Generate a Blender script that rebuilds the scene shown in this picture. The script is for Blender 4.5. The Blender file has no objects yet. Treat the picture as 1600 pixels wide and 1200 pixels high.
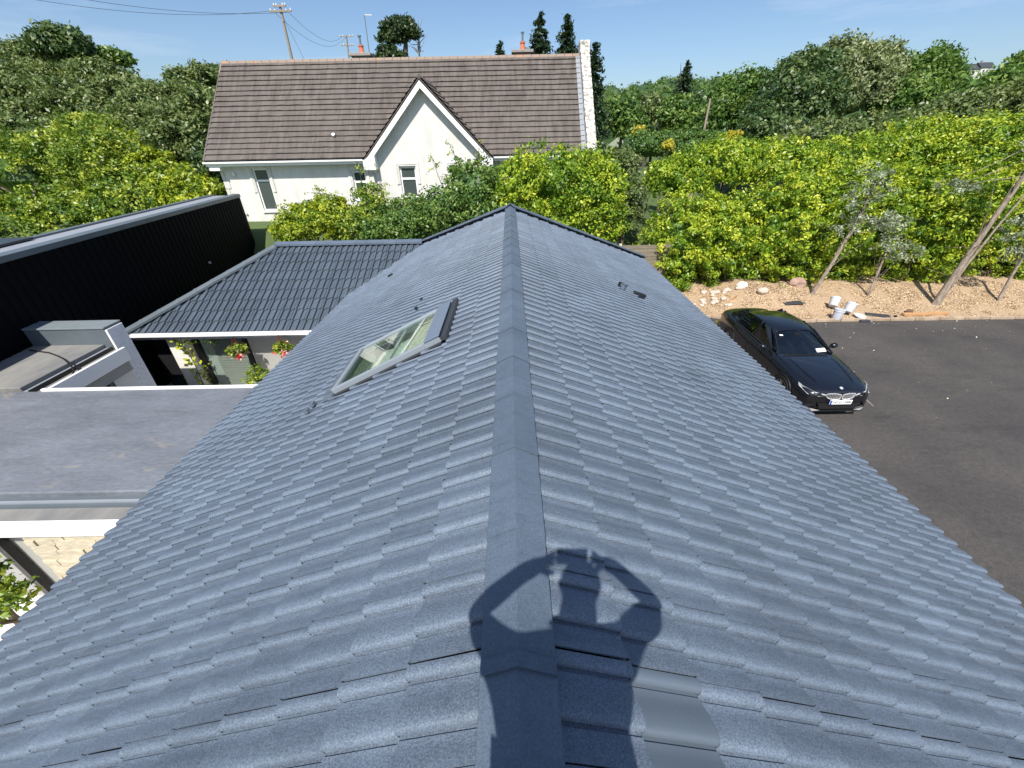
import bpy, bmesh, math, random
import numpy as np
from mathutils import Matrix, Vector
R = math.radians
rng = np.random.default_rng(7)
random.seed(7)
S = bpy.context.scene
C = S.collection

# ------------------------------------------------------------------ camera
H = 6.2                                  # lens height above the driveway
F = 634.87 / 1600.0                      # focal length / image width
pitch, yaw, roll = R(31.45), -0.00445, -0.02056
cp, sp, cy, sy, cr, sr = (math.cos(pitch), math.sin(pitch), math.cos(yaw), math.sin(yaw), math.cos(roll), math.sin(roll))
Rr = np.array([[cr, -sr, 0], [sr, cr, 0], [0, 0, 1]])
Rp = np.array([[1, 0, 0], [0, -sp, cp], [0, cp, sp]])
Ry = np.array([[cy, -sy, 0], [sy, cy, 0], [0, 0, 1]])
CM = Rr @ Rp @ Ry                        # world (x, y, down) -> view (right, down, forward)
rt, dn, fw = [np.array([r[0], r[1], -r[2]]) for r in CM]
cam = bpy.data.cameras.new('camera')
cam.sensor_fit = 'HORIZONTAL'; cam.sensor_width = 36; cam.lens = 36 * F
cam.clip_start = 0.02; cam.clip_end = 3000
camo = bpy.data.objects.new('camera', cam); C.objects.link(camo)
camo.matrix_world = Matrix(((rt[0], -dn[0], -fw[0], 0), (rt[1], -dn[1], -fw[1], 0), (rt[2], -dn[2], -fw[2], H), (0, 0, 0, 1)))
S.camera = camo

# ------------------------------------------------------------------ sky, sun, exposure
SUN_EL, SUN_AZ = R(53.4), R(9.63)        # the light travels towards +y, a little to the right
w = bpy.data.worlds.new('World'); S.world = w; w.use_nodes = True
nt = w.node_tree; nt.nodes.clear()
sky = nt.nodes.new('ShaderNodeTexSky'); sky.sky_type = 'NISHITA'; sky.sun_disc = False
sky.sun_elevation = SUN_EL; sky.sun_rotation = R(180) + SUN_AZ
sky.air_density = 1.0; sky.dust_density = 1.2; sky.ozone_density = 5.0; sky.altitude = 30
tc = nt.nodes.new('ShaderNodeTexCoord')
mp = nt.nodes.new('ShaderNodeMapping'); mp.inputs['Scale'].default_value = (1.2, 1.2, 9.0); mp.inputs['Rotation'].default_value = (0.0, 0.12, 0.3)
cn = nt.nodes.new('ShaderNodeTexNoise'); cn.inputs['Scale'].default_value = 2.3; cn.inputs['Detail'].default_value = 6; cn.inputs['Roughness'].default_value = 0.62
crp = nt.nodes.new('ShaderNodeValToRGB'); crp.color_ramp.elements[0].position = 0.52; crp.color_ramp.elements[1].position = 0.8
crp.color_ramp.elements[0].color = (0, 0, 0, 1); crp.color_ramp.elements[1].color = (0.32, 0.32, 0.32, 1)
mixc = nt.nodes.new('ShaderNodeMix'); mixc.data_type = 'RGBA'
mixc.inputs['B'].default_value = (6.5, 7.2, 8.2, 1)
bg = nt.nodes.new('ShaderNodeBackground'); bg.inputs['Strength'].default_value = 0.10
out = nt.nodes.new('ShaderNodeOutputWorld')
L = nt.links.new
L(tc.outputs['Generated'], mp.inputs['Vector']); L(mp.outputs['Vector'], cn.inputs['Vector']); L(cn.outputs['Fac'], crp.inputs['Fac'])
L(crp.outputs['Color'], mixc.inputs['Factor']); L(sky.outputs['Color'], mixc.inputs['A']); L(mixc.outputs['Result'], bg.inputs['Color']); L(bg.outputs['Background'], out.inputs['Surface'])
sun = bpy.data.lights.new('sun', 'SUN'); sun.energy = 5.0; sun.angle = R(0.53); sun.color = (1.0, 0.945, 0.86)
suno = bpy.data.objects.new('sun', sun); C.objects.link(suno)
trav = Vector((math.sin(SUN_AZ) * math.cos(SUN_EL), math.cos(SUN_AZ) * math.cos(SUN_EL), -math.sin(SUN_EL)))
suno.rotation_euler = trav.to_track_quat('-Z', 'Y').to_euler(); suno.location = (0, -20, 30)
S.view_settings.view_transform = 'Standard'; S.view_settings.look = 'None'
S.view_settings.exposure = 0.5; S.view_settings.gamma = 1.0
S.render.engine = 'CYCLES'
S.cycles.max_bounces = 6; S.cycles.transparent_max_bounces = 8

# ------------------------------------------------------------------ pixel helpers (used to measure the place; all results are real positions)
def ray(u, v):
    d = CM.T @ np.array([(u - 800) / 634.87, (v - 600) / 634.87, 1.0]); d[2] = -d[2]; return d
def at_z(u, v, z):
    d = ray(u, v); k = (z - H) / d[2]; return np.array([0, 0, H]) + d * k
def at_y(u, v, y):
    d = ray(u, v); return np.array([0, 0, H]) + d * (y / d[1])
def pix(P):
    P = np.asarray(P, float); q = np.stack([P[..., 0], P[..., 1], H - P[..., 2]], -1) @ CM.T
    return 800 + 634.87 * q[..., 0] / q[..., 2], 600 + 634.87 * q[..., 1] / q[..., 2], q[..., 2]

# ------------------------------------------------------------------ object helpers
woff = {}
def tag(o, label=None, cat=None, group=None, kind=None):
    if label: o['label'] = label
    if cat: o['category'] = cat
    if group: o['group'] = group
    if kind: o['kind'] = kind
    return o
def thing(name, loc, label, cat, group=None):
    o = bpy.data.objects.new(name, None); o.empty_display_size = 0.2; C.objects.link(o); o.location = loc
    woff[o] = np.array(loc, float); return tag(o, label, cat, group)
def link(name, me, parent=None, mat=None):
    o = bpy.data.objects.new(name, me); C.objects.link(o)
    if mat is not None and not me.materials: me.materials.append(mat)
    if parent is not None: o.parent = parent; woff[o] = woff[parent]
    else: woff[o] = np.zeros(3)
    return o
def mesh_np(name, V, Fq, tint=None):
    """V (n,3); Fq (m,k) same-size faces"""
    me = bpy.data.meshes.new(name); V = np.asarray(V, np.float32); Fq = np.asarray(Fq, np.int32); k = Fq.shape[1]
    me.vertices.add(len(V)); me.vertices.foreach_set('co', V.ravel())
    me.loops.add(Fq.size); me.loops.foreach_set('vertex_index', Fq.ravel())
    me.polygons.add(len(Fq)); me.polygons.foreach_set('loop_start', np.arange(0, Fq.size, k, dtype=np.int32))
    me.polygons.foreach_set('loop_total', np.full(len(Fq), k, np.int32))
    if tint is not None:
        a = me.attributes.new('tint', 'FLOAT', 'POINT'); a.data.foreach_set('value', np.asarray(tint, np.float32))
    me.update(calc_edges=True); return me
def smooth(me, ang=35):
    me.shade_smooth(); me.set_sharp_from_angle(angle=R(ang)); return me
class MB:
    """collects shapes for ONE mesh"""
    def __init__(s): s.v = []; s.f = []
    def add(s, vs, fs):
        b = len(s.v); s.v += [tuple(map(float, q)) for q in vs]; s.f += [tuple(i + b for i in f) for f in fs]; return s
    def box(s, x0, x1, y0, y1, z0, z1):
        return s.add([(x0, y0, z0), (x1, y0, z0), (x1, y1, z0), (x0, y1, z0), (x0, y0, z1), (x1, y0, z1), (x1, y1, z1), (x0, y1, z1)],
                     [(3, 2, 1, 0), (4, 5, 6, 7), (0, 1, 5, 4), (1, 2, 6, 5), (2, 3, 7, 6), (3, 0, 4, 7)])
    def prism(s, poly, d):
        """poly: list of 3d points, d: extrusion vector"""
        n = len(poly); d = np.array(d, float); p = [np.array(q, float) for q in poly]
        nrm = np.zeros(3)
        for i in range(n): nrm += np.cross(p[i], p[(i + 1) % n])
        if nrm @ d < 0: p = p[::-1]
        vs = p + [q + d for q in p]
        fs = [tuple(range(n))[::-1], tuple(range(n, 2 * n))] + [(i, (i + 1) % n, n + (i + 1) % n, n + i) for i in range(n)]
        return s.add(vs, fs)
    def bar(s, a, b, w, h, up=(0, 0, 1)):
        a = np.array(a, float); b = np.array(b, float); d = b - a; d /= np.linalg.norm(d)
        x = np.cross(d, up); x /= np.linalg.norm(x); y = np.cross(x, d)
        q = [a - x * w / 2 - y * h / 2, a + x * w / 2 - y * h / 2, a + x * w / 2 + y * h / 2, a - x * w / 2 + y * h / 2]
        return s.prism(q, b - a)
    def tube(s, pts, rad, n=8, cap=True):
        pts = [np.array(q, float) for q in pts]; rad = rad if hasattr(rad, '__len__') else [rad] * len(pts)
        rings = []; up = np.array([0.31, 0.17, 0.93])
        for i, q in enumerate(pts):
            d = pts[min(i + 1, len(pts) - 1)] - pts[max(i - 1, 0)]; d /= np.linalg.norm(d) + 1e-9
            if abs(d @ up) > 0.97: up = np.array([0.9, 0.3, 0.2])
            x = np.cross(d, up); x /= np.linalg.norm(x); y = np.cross(d, x); up = -y if False else up
            rings.append([q + rad[i] * (math.cos(2 * math.pi * k / n) * x + math.sin(2 * math.pi * k / n) * y) for k in range(n)])
        vs = [v for r in rings for v in r]; fs = []
        for i in range(len(pts) - 1):
            for k in range(n): fs.append((i * n + k, i * n + (k + 1) % n, (i + 1) * n + (k + 1) % n, (i + 1) * n + k))
        if cap: fs += [tuple(range(n))[::-1], tuple(range((len(pts) - 1) * n, len(pts) * n))]
        return s.add(vs, fs)
    def lathe(s, prof, o, n=20, axis=(0, 0, 1)):
        """prof [(r, t)] along axis from o"""
        ax = np.array(axis, float); ax /= np.linalg.norm(ax); t = np.array([1, 0, 0]) if abs(ax[0]) < 0.9 else np.array([0, 1, 0])
        x = np.cross(ax, t); x /= np.linalg.norm(x); y = np.cross(ax, x); o = np.array(o, float)
        vs = []; fs = []
        for r, q in prof:
            for k in range(n): vs.append(o + ax * q + r * (math.cos(2 * math.pi * k / n) * x + math.sin(2 * math.pi * k / n) * y))
        for i in range(len(prof) - 1):
            for k in range(n): fs.append((i * n + k, i * n + (k + 1) % n, (i + 1) * n + (k + 1) % n, (i + 1) * n + k))
        if prof[0][0] > 1e-4: fs.append(tuple(range(n))[::-1])
        if prof[-1][0] > 1e-4: fs.append(tuple(range((len(prof) - 1) * n, len(prof) * n)))
        return s.add(vs, fs)
    def build(s, name, mat, parent=None, sm=None, bevel=0):
        me = bpy.data.meshes.new(name)
        off = woff[parent] if parent is not None else np.zeros(3)
        me.from_pydata([tuple(np.array(q) - off) for q in s.v], [], s.f); me.validate(); me.update()
        bm = bmesh.new(); bm.from_mesh(me); bmesh.ops.recalc_face_normals(bm, faces=bm.faces); bm.to_mesh(me); bm.free()
        if sm: smooth(me, sm)
        o = link(name, me, parent, mat)
        if bevel:
            m = o.modifiers.new('bevel', 'BEVEL'); m.width = bevel; m.segments = 2; m.limit_method = 'ANGLE'
        return o

# ------------------------------------------------------------------ materials
def mat_base(name):
    m = bpy.data.materials.new(name); m.use_nodes = True; t = m.node_tree
    return m, t, t.nodes['Principled BSDF'], t.nodes.new, t.links.new
def mk(name, col, rough=0.6, metal=0.0, var=0.0, scale=4.0, col2=None, bump=0.0, bscale=60.0, spec=0.5, coat=0.0, detail=5, stretch=(1, 1, 1), tintamt=0.0, lo=0.35, hi=0.7):
    m, t, b, N, K = mat_base(name)
    b.inputs['Roughness'].default_value = rough; b.inputs['Metallic'].default_value = metal
    b.inputs['Specular IOR Level'].default_value = spec; b.inputs['Coat Weight'].default_value = coat; b.inputs['Coat Roughness'].default_value = 0.03
    g = N('ShaderNodeNewGeometry'); mpn = N('ShaderNodeMapping'); mpn.inputs['Scale'].default_value = stretch; K(g.outputs['Position'], mpn.inputs['Vector'])
    c1 = (*col, 1); c2 = (*(col2 if col2 else [x * (1 - var) for x in col]), 1)
    if var or col2:
        n = N('ShaderNodeTexNoise'); n.inputs['Scale'].default_value = scale; n.inputs['Detail'].default_value = detail; n.inputs['Roughness'].default_value = 0.62; K(mpn.outputs['Vector'], n.inputs['Vector'])
        r = N('ShaderNodeValToRGB'); r.color_ramp.elements[0].position = lo; r.color_ramp.elements[1].position = hi
        r.color_ramp.elements[0].color = c2; r.color_ramp.elements[1].color = c1; K(n.outputs['Fac'], r.inputs['Fac']); K(r.outputs['Color'], b.inputs['Base Color'])
    else: b.inputs['Base Color'].default_value = c1
    if bump:
        n2 = N('ShaderNodeTexNoise'); n2.inputs['Scale'].default_value = bscale; n2.inputs['Detail'].default_value = 4; K(mpn.outputs['Vector'], n2.inputs['Vector'])
        bp = N('ShaderNodeBump'); bp.inputs['Strength'].default_value = bump; bp.inputs['Distance'].default_value = 0.01; K(n2.outputs['Fac'], bp.inputs['Height']); K(bp.outputs['Normal'], b.inputs['Normal'])
    return m
def mix_rgb(N, K, a, bcol, fac, mode='MIX'):
    x = N('ShaderNodeMix'); x.data_type = 'RGBA'; x.blend_type = mode
    for s_, v in (('A', a), ('B', bcol), ('Factor', fac)):
        if isinstance(v, (tuple, list, float, int)): x.inputs[s_].default_value = v if not isinstance(v, (tuple, list)) else (*v, 1) if len(v) == 3 else v
        else: K(v, x.inputs[s_])
    return x.outputs['Result']
def tile_mat(name, col, grain=1.0, rough=0.52):
    """sprayed roof paint over a granular tile: speckle, faint dirt, a little tint from tile to tile"""
    m, t, b, N, K = mat_base(name)
    g = N('ShaderNodeNewGeometry'); pos = g.outputs['Position']
    def noise(sc, det=3, ro=0.55):
        n = N('ShaderNodeTexNoise'); n.inputs['Scale'].default_value = sc; n.inputs['Detail'].default_value = det; n.inputs['Roughness'].default_value = ro; K(pos, n.inputs['Vector']); return n.outputs['Fac']
    def ramp(f, p0, p1, c0, c1):
        r = N('ShaderNodeValToRGB'); e = r.color_ramp.elements; e[0].position = p0; e[1].position = p1; e[0].color = (*c0, 1); e[1].color = (*c1, 1); K(f, r.inputs['Fac']); return r.outputs['Color']
    base = ramp(noise(1.1, 5), 0.3, 0.72, [c * 0.86 for c in col], [c * 1.1 for c in col])
    if grain > 0:
        sp_ = ramp(noise(135, 3, 0.7), 0.36, 0.66, [0.62] * 3, [1.5] * 3); base = mix_rgb(N, K, base, sp_, 0.85 * grain, 'MULTIPLY')
        dirt = ramp(noise(14, 6, 0.7), 0.30, 0.5, (0.82, 0.83, 0.84), (1, 1, 1)); base = mix_rgb(N, K, base, dirt, 0.8, 'MULTIPLY')
    if grain > 0:
        mpv = N('ShaderNodeMapping'); mpv.inputs['Scale'].default_value = (.55, 5.0, .55); K(pos, mpv.inputs['Vector']); ns = N('ShaderNodeTexNoise'); ns.inputs['Scale'].default_value = 1.7; ns.inputs['Detail'].default_value = 7; ns.inputs['Roughness'].default_value = .7; K(mpv.outputs[0], ns.inputs['Vector'])
        stk = ramp(ns.outputs['Fac'], .34, .52, (.86, .865, .87), (1.02, 1.02, 1.02)); base = mix_rgb(N, K, base, stk, .9, 'MULTIPLY')
        sp2 = ramp(noise(21, 8, .8), .70, .76, (0, 0, 0), (.55, .55, .55)); base = mix_rgb(N, K, base, [c * .45 for c in col], sp2)
    oi = N('ShaderNodeObjectInfo'); at = N('ShaderNodeAttribute'); at.attribute_name = 'tint'
    ad = N('ShaderNodeMath'); ad.operation = 'ADD'; K(oi.outputs['Random'], ad.inputs[0]); K(at.outputs['Fac'], ad.inputs[1])
    fr = N('ShaderNodeMath'); fr.operation = 'FRACT'; K(ad.outputs[0], fr.inputs[0])
    tv = ramp(fr.outputs[0], 0.0, 1.0, (0.91, 0.915, 0.92), (1.08, 1.075, 1.07)); base = mix_rgb(N, K, base, tv, 1.0, 'MULTIPLY')
    K(base, b.inputs['Base Color'])
    rr = N('ShaderNodeMapRange'); rr.inputs['From Min'].default_value = 0.3; rr.inputs['From Max'].default_value = 0.7; rr.inputs['To Min'].default_value = rough - 0.08; rr.inputs['To Max'].default_value = rough + 0.12
    K(noise(40, 3), rr.inputs['Value']); K(rr.outputs[0], b.inputs['Roughness'])
    bp = N('ShaderNodeBump'); bp.inputs['Strength'].default_value = 0.6 * grain + 0.03; bp.inputs['Distance'].default_value = 0.004; K(noise(135, 3, 0.7), bp.inputs['Height']); K(bp.outputs['Normal'], b.inputs['Normal'])
    return m
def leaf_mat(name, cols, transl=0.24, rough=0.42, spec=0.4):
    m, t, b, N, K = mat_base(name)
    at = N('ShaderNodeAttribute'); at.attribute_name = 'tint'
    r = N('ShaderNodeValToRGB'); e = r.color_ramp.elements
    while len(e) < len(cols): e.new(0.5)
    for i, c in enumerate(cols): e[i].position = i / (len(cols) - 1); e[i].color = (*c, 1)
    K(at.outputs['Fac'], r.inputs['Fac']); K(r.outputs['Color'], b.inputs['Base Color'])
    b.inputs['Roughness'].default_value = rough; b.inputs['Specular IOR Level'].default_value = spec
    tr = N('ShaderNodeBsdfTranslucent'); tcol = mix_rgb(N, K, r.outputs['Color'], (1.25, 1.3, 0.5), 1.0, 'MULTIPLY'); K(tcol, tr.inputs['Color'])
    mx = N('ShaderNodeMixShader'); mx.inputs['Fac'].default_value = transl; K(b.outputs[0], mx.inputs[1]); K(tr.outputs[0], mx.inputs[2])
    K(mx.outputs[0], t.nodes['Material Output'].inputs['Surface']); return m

PAINT = (0.118, 0.151, 0.200)
M = {}
M['tile'] = tile_mat('painted_tile', PAINT)
M['tile_smooth'] = tile_mat('smooth_painted_tile', (0.088, 0.113, 0.146), 0.0, 0.45)
M['ridge'] = tile_mat('painted_ridge', (0.092, 0.122, 0.165), 0.6, 0.45)
M['wing_tile'] = tile_mat('painted_wing_tile', (0.072, 0.094, 0.120), 0.5, 0.42)
M['gap_shade'] = mk('hip_gap_shade', (0.03, 0.036, 0.045), 0.8)  # dark colour standing for the shade under the hip caps
M['deck'] = mk('roof_felt', (0.012, 0.012, 0.014), 0.9)
M['white'] = mk('white_paint', (0.8, 0.8, 0.79), 0.45, var=0.06, scale=3)
M['upvc'] = mk('white_upvc', (0.82, 0.82, 0.82), 0.3)
M['black_metal'] = mk('black_cladding', (0.0028, 0.0032, 0.0045), 0.6, spec=0.06)
M['frame_black'] = mk('black_frame', (0.015, 0.015, 0.017), 0.35)
M['coping'] = mk('grey_coping', (0.11, 0.135, 0.155), 0.42, var=0.15, scale=2)
def membrane_mat():
    m, t, b, N, K = mat_base('roof_membrane'); g = N('ShaderNodeNewGeometry'); pos = g.outputs['Position']
    def noise(sc, st=(1, 1, 1), det=6, ro=.6, dis=0.0):
        q = N('ShaderNodeMapping'); q.inputs['Scale'].default_value = st; q.inputs['Rotation'].default_value = (0, 0, .15); K(pos, q.inputs['Vector']); n = N('ShaderNodeTexNoise'); n.inputs['Scale'].default_value = sc; n.inputs['Detail'].default_value = det; n.inputs['Roughness'].default_value = ro; n.inputs['Distortion'].default_value = dis; K(q.outputs[0], n.inputs['Vector']); return n.outputs['Fac']
    def ramp(f, p0, p1, c0, c1):
        r = N('ShaderNodeValToRGB'); e = r.color_ramp.elements; e[0].position = p0; e[1].position = p1; e[0].color = (*c0, 1); e[1].color = (*c1, 1); K(f, r.inputs['Fac']); return r.outputs['Color']
    base = ramp(noise(1.2, (.6, 1.6, 1), 8, .65), .3, .7, (.105, .117, .136), (.168, .185, .212))
    fine = ramp(noise(9, (1, 2, 1), 7, .7, .6), .33, .66, (.84, .84, .84), (1.14, 1.14, 1.14)); base = mix_rgb(N, K, base, fine, .9, 'MULTIPLY')
    d1 = ramp(noise(1.15, (.7, 1.5, 1), 9, .72, .8), .60, .74, (0, 0, 0), (1, 1, 1)); base = mix_rgb(N, K, base, (.30, .255, .19), d1)
    d2 = ramp(noise(3.2, (.6, 2.4, 1), 9, .75), .66, .73, (0, 0, 0), (.8, .8, .8)); base = mix_rgb(N, K, base, (.34, .31, .27), d2)
    K(base, b.inputs['Base Color']); b.inputs['Roughness'].default_value = .62
    bp = N('ShaderNodeBump'); bp.inputs['Strength'].default_value = .55; bp.inputs['Distance'].default_value = .02; K(noise(3.4, (.6, 2.0, 1), 5, .55, 1.2), bp.inputs['Height']); K(bp.outputs['Normal'], b.inputs['Normal']); return m
M['membrane'] = membrane_mat()
M['membrane_pale'] = mk('pale_membrane', (0.25, 0.275, 0.31), 0.6, var=0.1, scale=2)
M['membrane_b'] = mk('weathered_membrane', (0.24, 0.235, 0.22), 0.75, col2=(0.15, 0.15, 0.15), scale=1.7, detail=8, bump=0.3, bscale=6, stretch=(1.6, 0.6, 1))
M['flash'] = mk('lead_flashing', (0.13, 0.16, 0.2), 0.4, var=0.2, scale=6)
M['asphalt'] = None
M['glass_dark'] = mk('dark_glass', (0.012, 0.014, 0.016), 0.04, spec=0.8)

# ------------------------------------------------------------------ foliage
def leaves_mesh(name, Pn, Nn, size, aspect=0.5, tint=None, jitter=0.8, off=(0, 0, 0), droop=0.0, seed=1):
    g = np.random.default_rng(seed); n = len(Pn)
    Nn = Nn + g.normal(0, jitter, (n, 3)); Nn /= np.linalg.norm(Nn, axis=1, keepdims=True) + 1e-9
    A = g.normal(0, 1, (n, 3)); A[:, 2] -= droop; A -= (A * Nn).sum(1, keepdims=True) * Nn; A /= np.linalg.norm(A, axis=1, keepdims=True) + 1e-9
    B = np.cross(Nn, A); s = (size * g.uniform(0.65, 1.3, n))[:, None]
    P = Pn - np.array(off)
    V = np.stack([P - A * s * 0.5, P + B * s * aspect * 0.5 - Nn * s * 0.08, P + A * s * 0.5 - Nn * s * 0.12, P - B * s * aspect * 0.5 - Nn * s * 0.08], 1).reshape(-1, 3)
    Fq = np.arange(4 * n).reshape(n, 4)
    tt = np.repeat(np.clip(tint, 0, 1), 4) if tint is not None else np.repeat(g.uniform(0, 1, n), 4)
    return mesh_np(name, V, Fq, tt)
def clumps_on(blobs, nclump, per, crad, seed=1, lower=-0.35, shell=0.12):
    """leaf points: clumps spread over the outside of ellipsoids"""
    g = np.random.default_rng(seed); Ps = []; Ns = []; Ts = []
    vol = np.array([(b[1][0] * b[1][1] + b[1][1] * b[1][2] + b[1][0] * b[1][2]) for b in blobs]); cnt = np.maximum(3, (nclump * vol / vol.sum()).astype(int))
    for (c, r), k in zip(blobs, cnt):
        c = np.array(c, float); r = np.array(r, float)
        d = g.normal(0, 1, (k * 2, 3)); d /= np.linalg.norm(d, axis=1, keepdims=True); d = d[d[:, 2] > lower][:k]; k = len(d)
        rad = 1 - np.abs(g.normal(0, shell, k)) + (g.uniform(0, 1, k) < 0.2) * g.uniform(0, 0.22, k)
        cc = c + d * r * rad[:, None]; ct = g.uniform(0, 1, k); sz = crad * g.uniform(0.55, 1.35, k)
        m = int(per); q = g.normal(0, 1, (k, m, 3)); q /= np.linalg.norm(q, axis=2, keepdims=True); q *= (g.uniform(0, 1, (k, m, 1)) ** 0.5)
        pts = cc[:, None, :] + q * sz[:, None, None] * np.array([1, 1, 0.75]); nn = q * 0.6 + d[:, None, :] * 0.5 + np.array([0, 0, 0.35])
        tt = 0.62 * ct[:, None] + 0.38 * g.uniform(0, 1, (k, m))
        Ps.append(pts.reshape(-1, 3)); Ns.append(nn.reshape(-1, 3)); Ts.append(tt.ravel())
    return np.concatenate(Ps), np.concatenate(Ns), np.concatenate(Ts)
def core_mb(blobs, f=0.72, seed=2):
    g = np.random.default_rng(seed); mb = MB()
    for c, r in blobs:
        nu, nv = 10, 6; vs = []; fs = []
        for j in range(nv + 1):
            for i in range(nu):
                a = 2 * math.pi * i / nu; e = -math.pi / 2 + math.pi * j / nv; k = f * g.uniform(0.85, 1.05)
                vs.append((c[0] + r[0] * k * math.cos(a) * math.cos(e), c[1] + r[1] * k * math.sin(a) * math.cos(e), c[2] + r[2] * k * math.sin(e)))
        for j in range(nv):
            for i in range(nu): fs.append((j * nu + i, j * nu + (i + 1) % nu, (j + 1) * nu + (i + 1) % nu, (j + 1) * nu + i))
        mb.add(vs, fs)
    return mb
GREENS = {
    'laurel': [(0.037, 0.104, 0.011), (0.142, 0.253, 0.017), (0.327, 0.415, 0.027), (0.623, 0.637, 0.074)],
    'bright': [(0.032, 0.087, 0.015), (0.108, 0.187, 0.021), (0.246, 0.325, 0.032), (0.491, 0.506, 0.072)],
    'lime':   [(0.069, 0.149, 0.014), (0.172, 0.253, 0.018), (0.322, 0.380, 0.023), (0.483, 0.483, 0.034)],
    'dark':   [(0.018, 0.048, 0.018), (0.043, 0.091, 0.027), (0.091, 0.145, 0.043), (0.168, 0.213, 0.076)],
    'olive':  [(0.041, 0.072, 0.026), (0.087, 0.138, 0.041), (0.160, 0.210, 0.065), (0.275, 0.304, 0.116)],
    'mid':    [(0.032, 0.083, 0.020), (0.072, 0.152, 0.029), (0.138, 0.222, 0.043), (0.230, 0.302, 0.072)],
    'willow': [(0.072, 0.106, 0.043), (0.136, 0.179, 0.072), (0.228, 0.271, 0.121), (0.370, 0.400, 0.215)],
    'conifer': [(0.010, 0.029, 0.017), (0.022, 0.050, 0.026), (0.042, 0.074, 0.038), (0.072, 0.108, 0.048)],
    'pine':   [(0.012, 0.031, 0.012), (0.026, 0.055, 0.017), (0.050, 0.084, 0.024), (0.084, 0.120, 0.036)],
    'euca':   [(0.10, 0.135, 0.085), (0.20, 0.245, 0.16), (0.33, 0.38, 0.27), (0.52, 0.57, 0.45)],
    'gold':   [(0.22, 0.22, 0.02), (0.36, 0.34, 0.03), (0.50, 0.45, 0.04), (0.62, 0.55, 0.08)],
    'bark':   [(0.06, 0.03, 0.02), (0.10, 0.05, 0.03), (0.12, 0.06, 0.04), (0.2, 0.1, 0.07)],
}
for k_, v_ in GREENS.items(): M['leaf_' + k_] = leaf_mat('leaf_' + k_, v_)
M['trunk'] = mk('bark', (0.15, 0.115, 0.085), 0.9, col2=(0.07, 0.055, 0.042), scale=9, bump=0.6, bscale=30, stretch=(1, 1, 0.3))
M['trunk_pale'] = mk('pale_bark', (0.32, 0.27, 0.215), 0.85, col2=(0.14, 0.105, 0.08), scale=7, bump=0.5, bscale=25, stretch=(2, 2, 0.5))
M['twig'] = mk('grey_twig', (0.33, 0.31, 0.28), 0.85, var=0.4, scale=12)

def tree(name, base, label, cat, blobs, leaf, nclump, per, crad, size, trunk_r=0.12, trunk_mat='trunk', group=None, seed=1, limbs=5, aspect=0.5, core=0.6, lower=-0.35, shell=0.2, parts=('trunk', 'crown'), trunk_pts=None, droop=0.0):
    if trunk_pts is None:
        m_ = np.mean([np.array(c) for c, r in blobs], 0); base = (m_[0], m_[1] + .2 * blobs[0][1][1], float(terrain(m_[0], m_[1])))
    t = thing(name, base, label, cat, group); g = np.random.default_rng(seed + 99)
    mb = MB(); b = np.array(base, float); top = np.mean([np.array(c) for c, r in blobs], 0)
    tp = trunk_pts if trunk_pts else [b, b + (top - b) * 0.35 + g.normal(0, 0.08, 3) * [1, 1, 0], b + (top - b) * 0.7 + g.normal(0, 0.12, 3) * [1, 1, 0], top]
    mb.tube(tp, [trunk_r * f for f in np.linspace(1.15, 0.4, len(tp))], 8)
    for i in range(limbs):
        c, r = blobs[i % len(blobs)]; f0 = 0.35 * g.random(); s0 = np.array(tp[-2]) * (1 - f0) + np.array(tp[-3]) * f0
        d = g.normal(0, 1, 3); d /= np.linalg.norm(d); d[2] = abs(d[2]) * 0.7
        e = np.array(c) + d * np.array(r) * 0.75; mb.tube([s0, (s0 + e) / 2 + g.normal(0, 0.1, 3), e], [trunk_r * 0.45, trunk_r * 0.28, trunk_r * 0.08], 6)
    mb.build(parts[0], M[trunk_mat], t, sm=50)
    P, N, T = clumps_on(blobs, nclump, per, crad, seed, lower, shell)
    cr_ = link(parts[1], leaves_mesh(parts[1], P, N, size, aspect, T, off=base, seed=seed, droop=droop), t, M[leaf])
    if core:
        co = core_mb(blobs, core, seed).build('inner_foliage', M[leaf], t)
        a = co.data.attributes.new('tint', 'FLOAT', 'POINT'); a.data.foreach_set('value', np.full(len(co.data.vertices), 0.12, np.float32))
    return t

# ================================================================== THE SETTING
def sstep(a, b, x):
    t = np.clip((x - a) / (b - a), 0, 1); return t * t * (3 - 2 * t)
def terrain(x, y):
    x = np.asarray(x, float); y = np.asarray(y, float)
    z = -0.95 + 0.87 * sstep(-4.5, 2.0, x)
    z = z + (2.3 - z) * sstep(17.8, 22.5, y) * (1 - sstep(6, 14, x))           # the neighbour's higher plot
    z = z + sstep(24, 60, y) * (1.5 + 2.0 * sstep(0, 40, x)) * sstep(2, 14, x)
    z = z + 4.5 * sstep(28, 75, -x * 0.75 + y * 0.75) * (1 - sstep(-25, 5, x))     # wooded hillside on the left
    z = z + 30 * sstep(120, 520, y) + 5 * sstep(40, 160, x) * sstep(60, 160, y) + 4 * sstep(40, 140, -x)
    z = z + 2.5 * np.sin(x * 0.021 + 1) * np.sin(y * 0.017) * sstep(90, 200, np.hypot(x, y))
    return z
gx = np.unique(np.concatenate([np.linspace(-45, 45, 91), np.sign(np.linspace(-1, 1, 61)) * np.abs(np.linspace(-1, 1, 61)) ** 2.2 * 900]))
gy = np.unique(np.concatenate([np.linspace(-30, 70, 101), np.linspace(-400, -30, 12), np.linspace(70, 1400, 60)]))
X, Y = np.meshgrid(gx, gy); V = np.stack([X, Y, terrain(X, Y)], -1).reshape(-1, 3)
nx_ = len(gx); I = np.arange(len(gy) - 1)[:, None] * nx_ + np.arange(nx_ - 1)[None]
Fq = np.stack([I, I + 1, I + nx_ + 1, I + nx_], -1).reshape(-1, 4)
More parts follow.
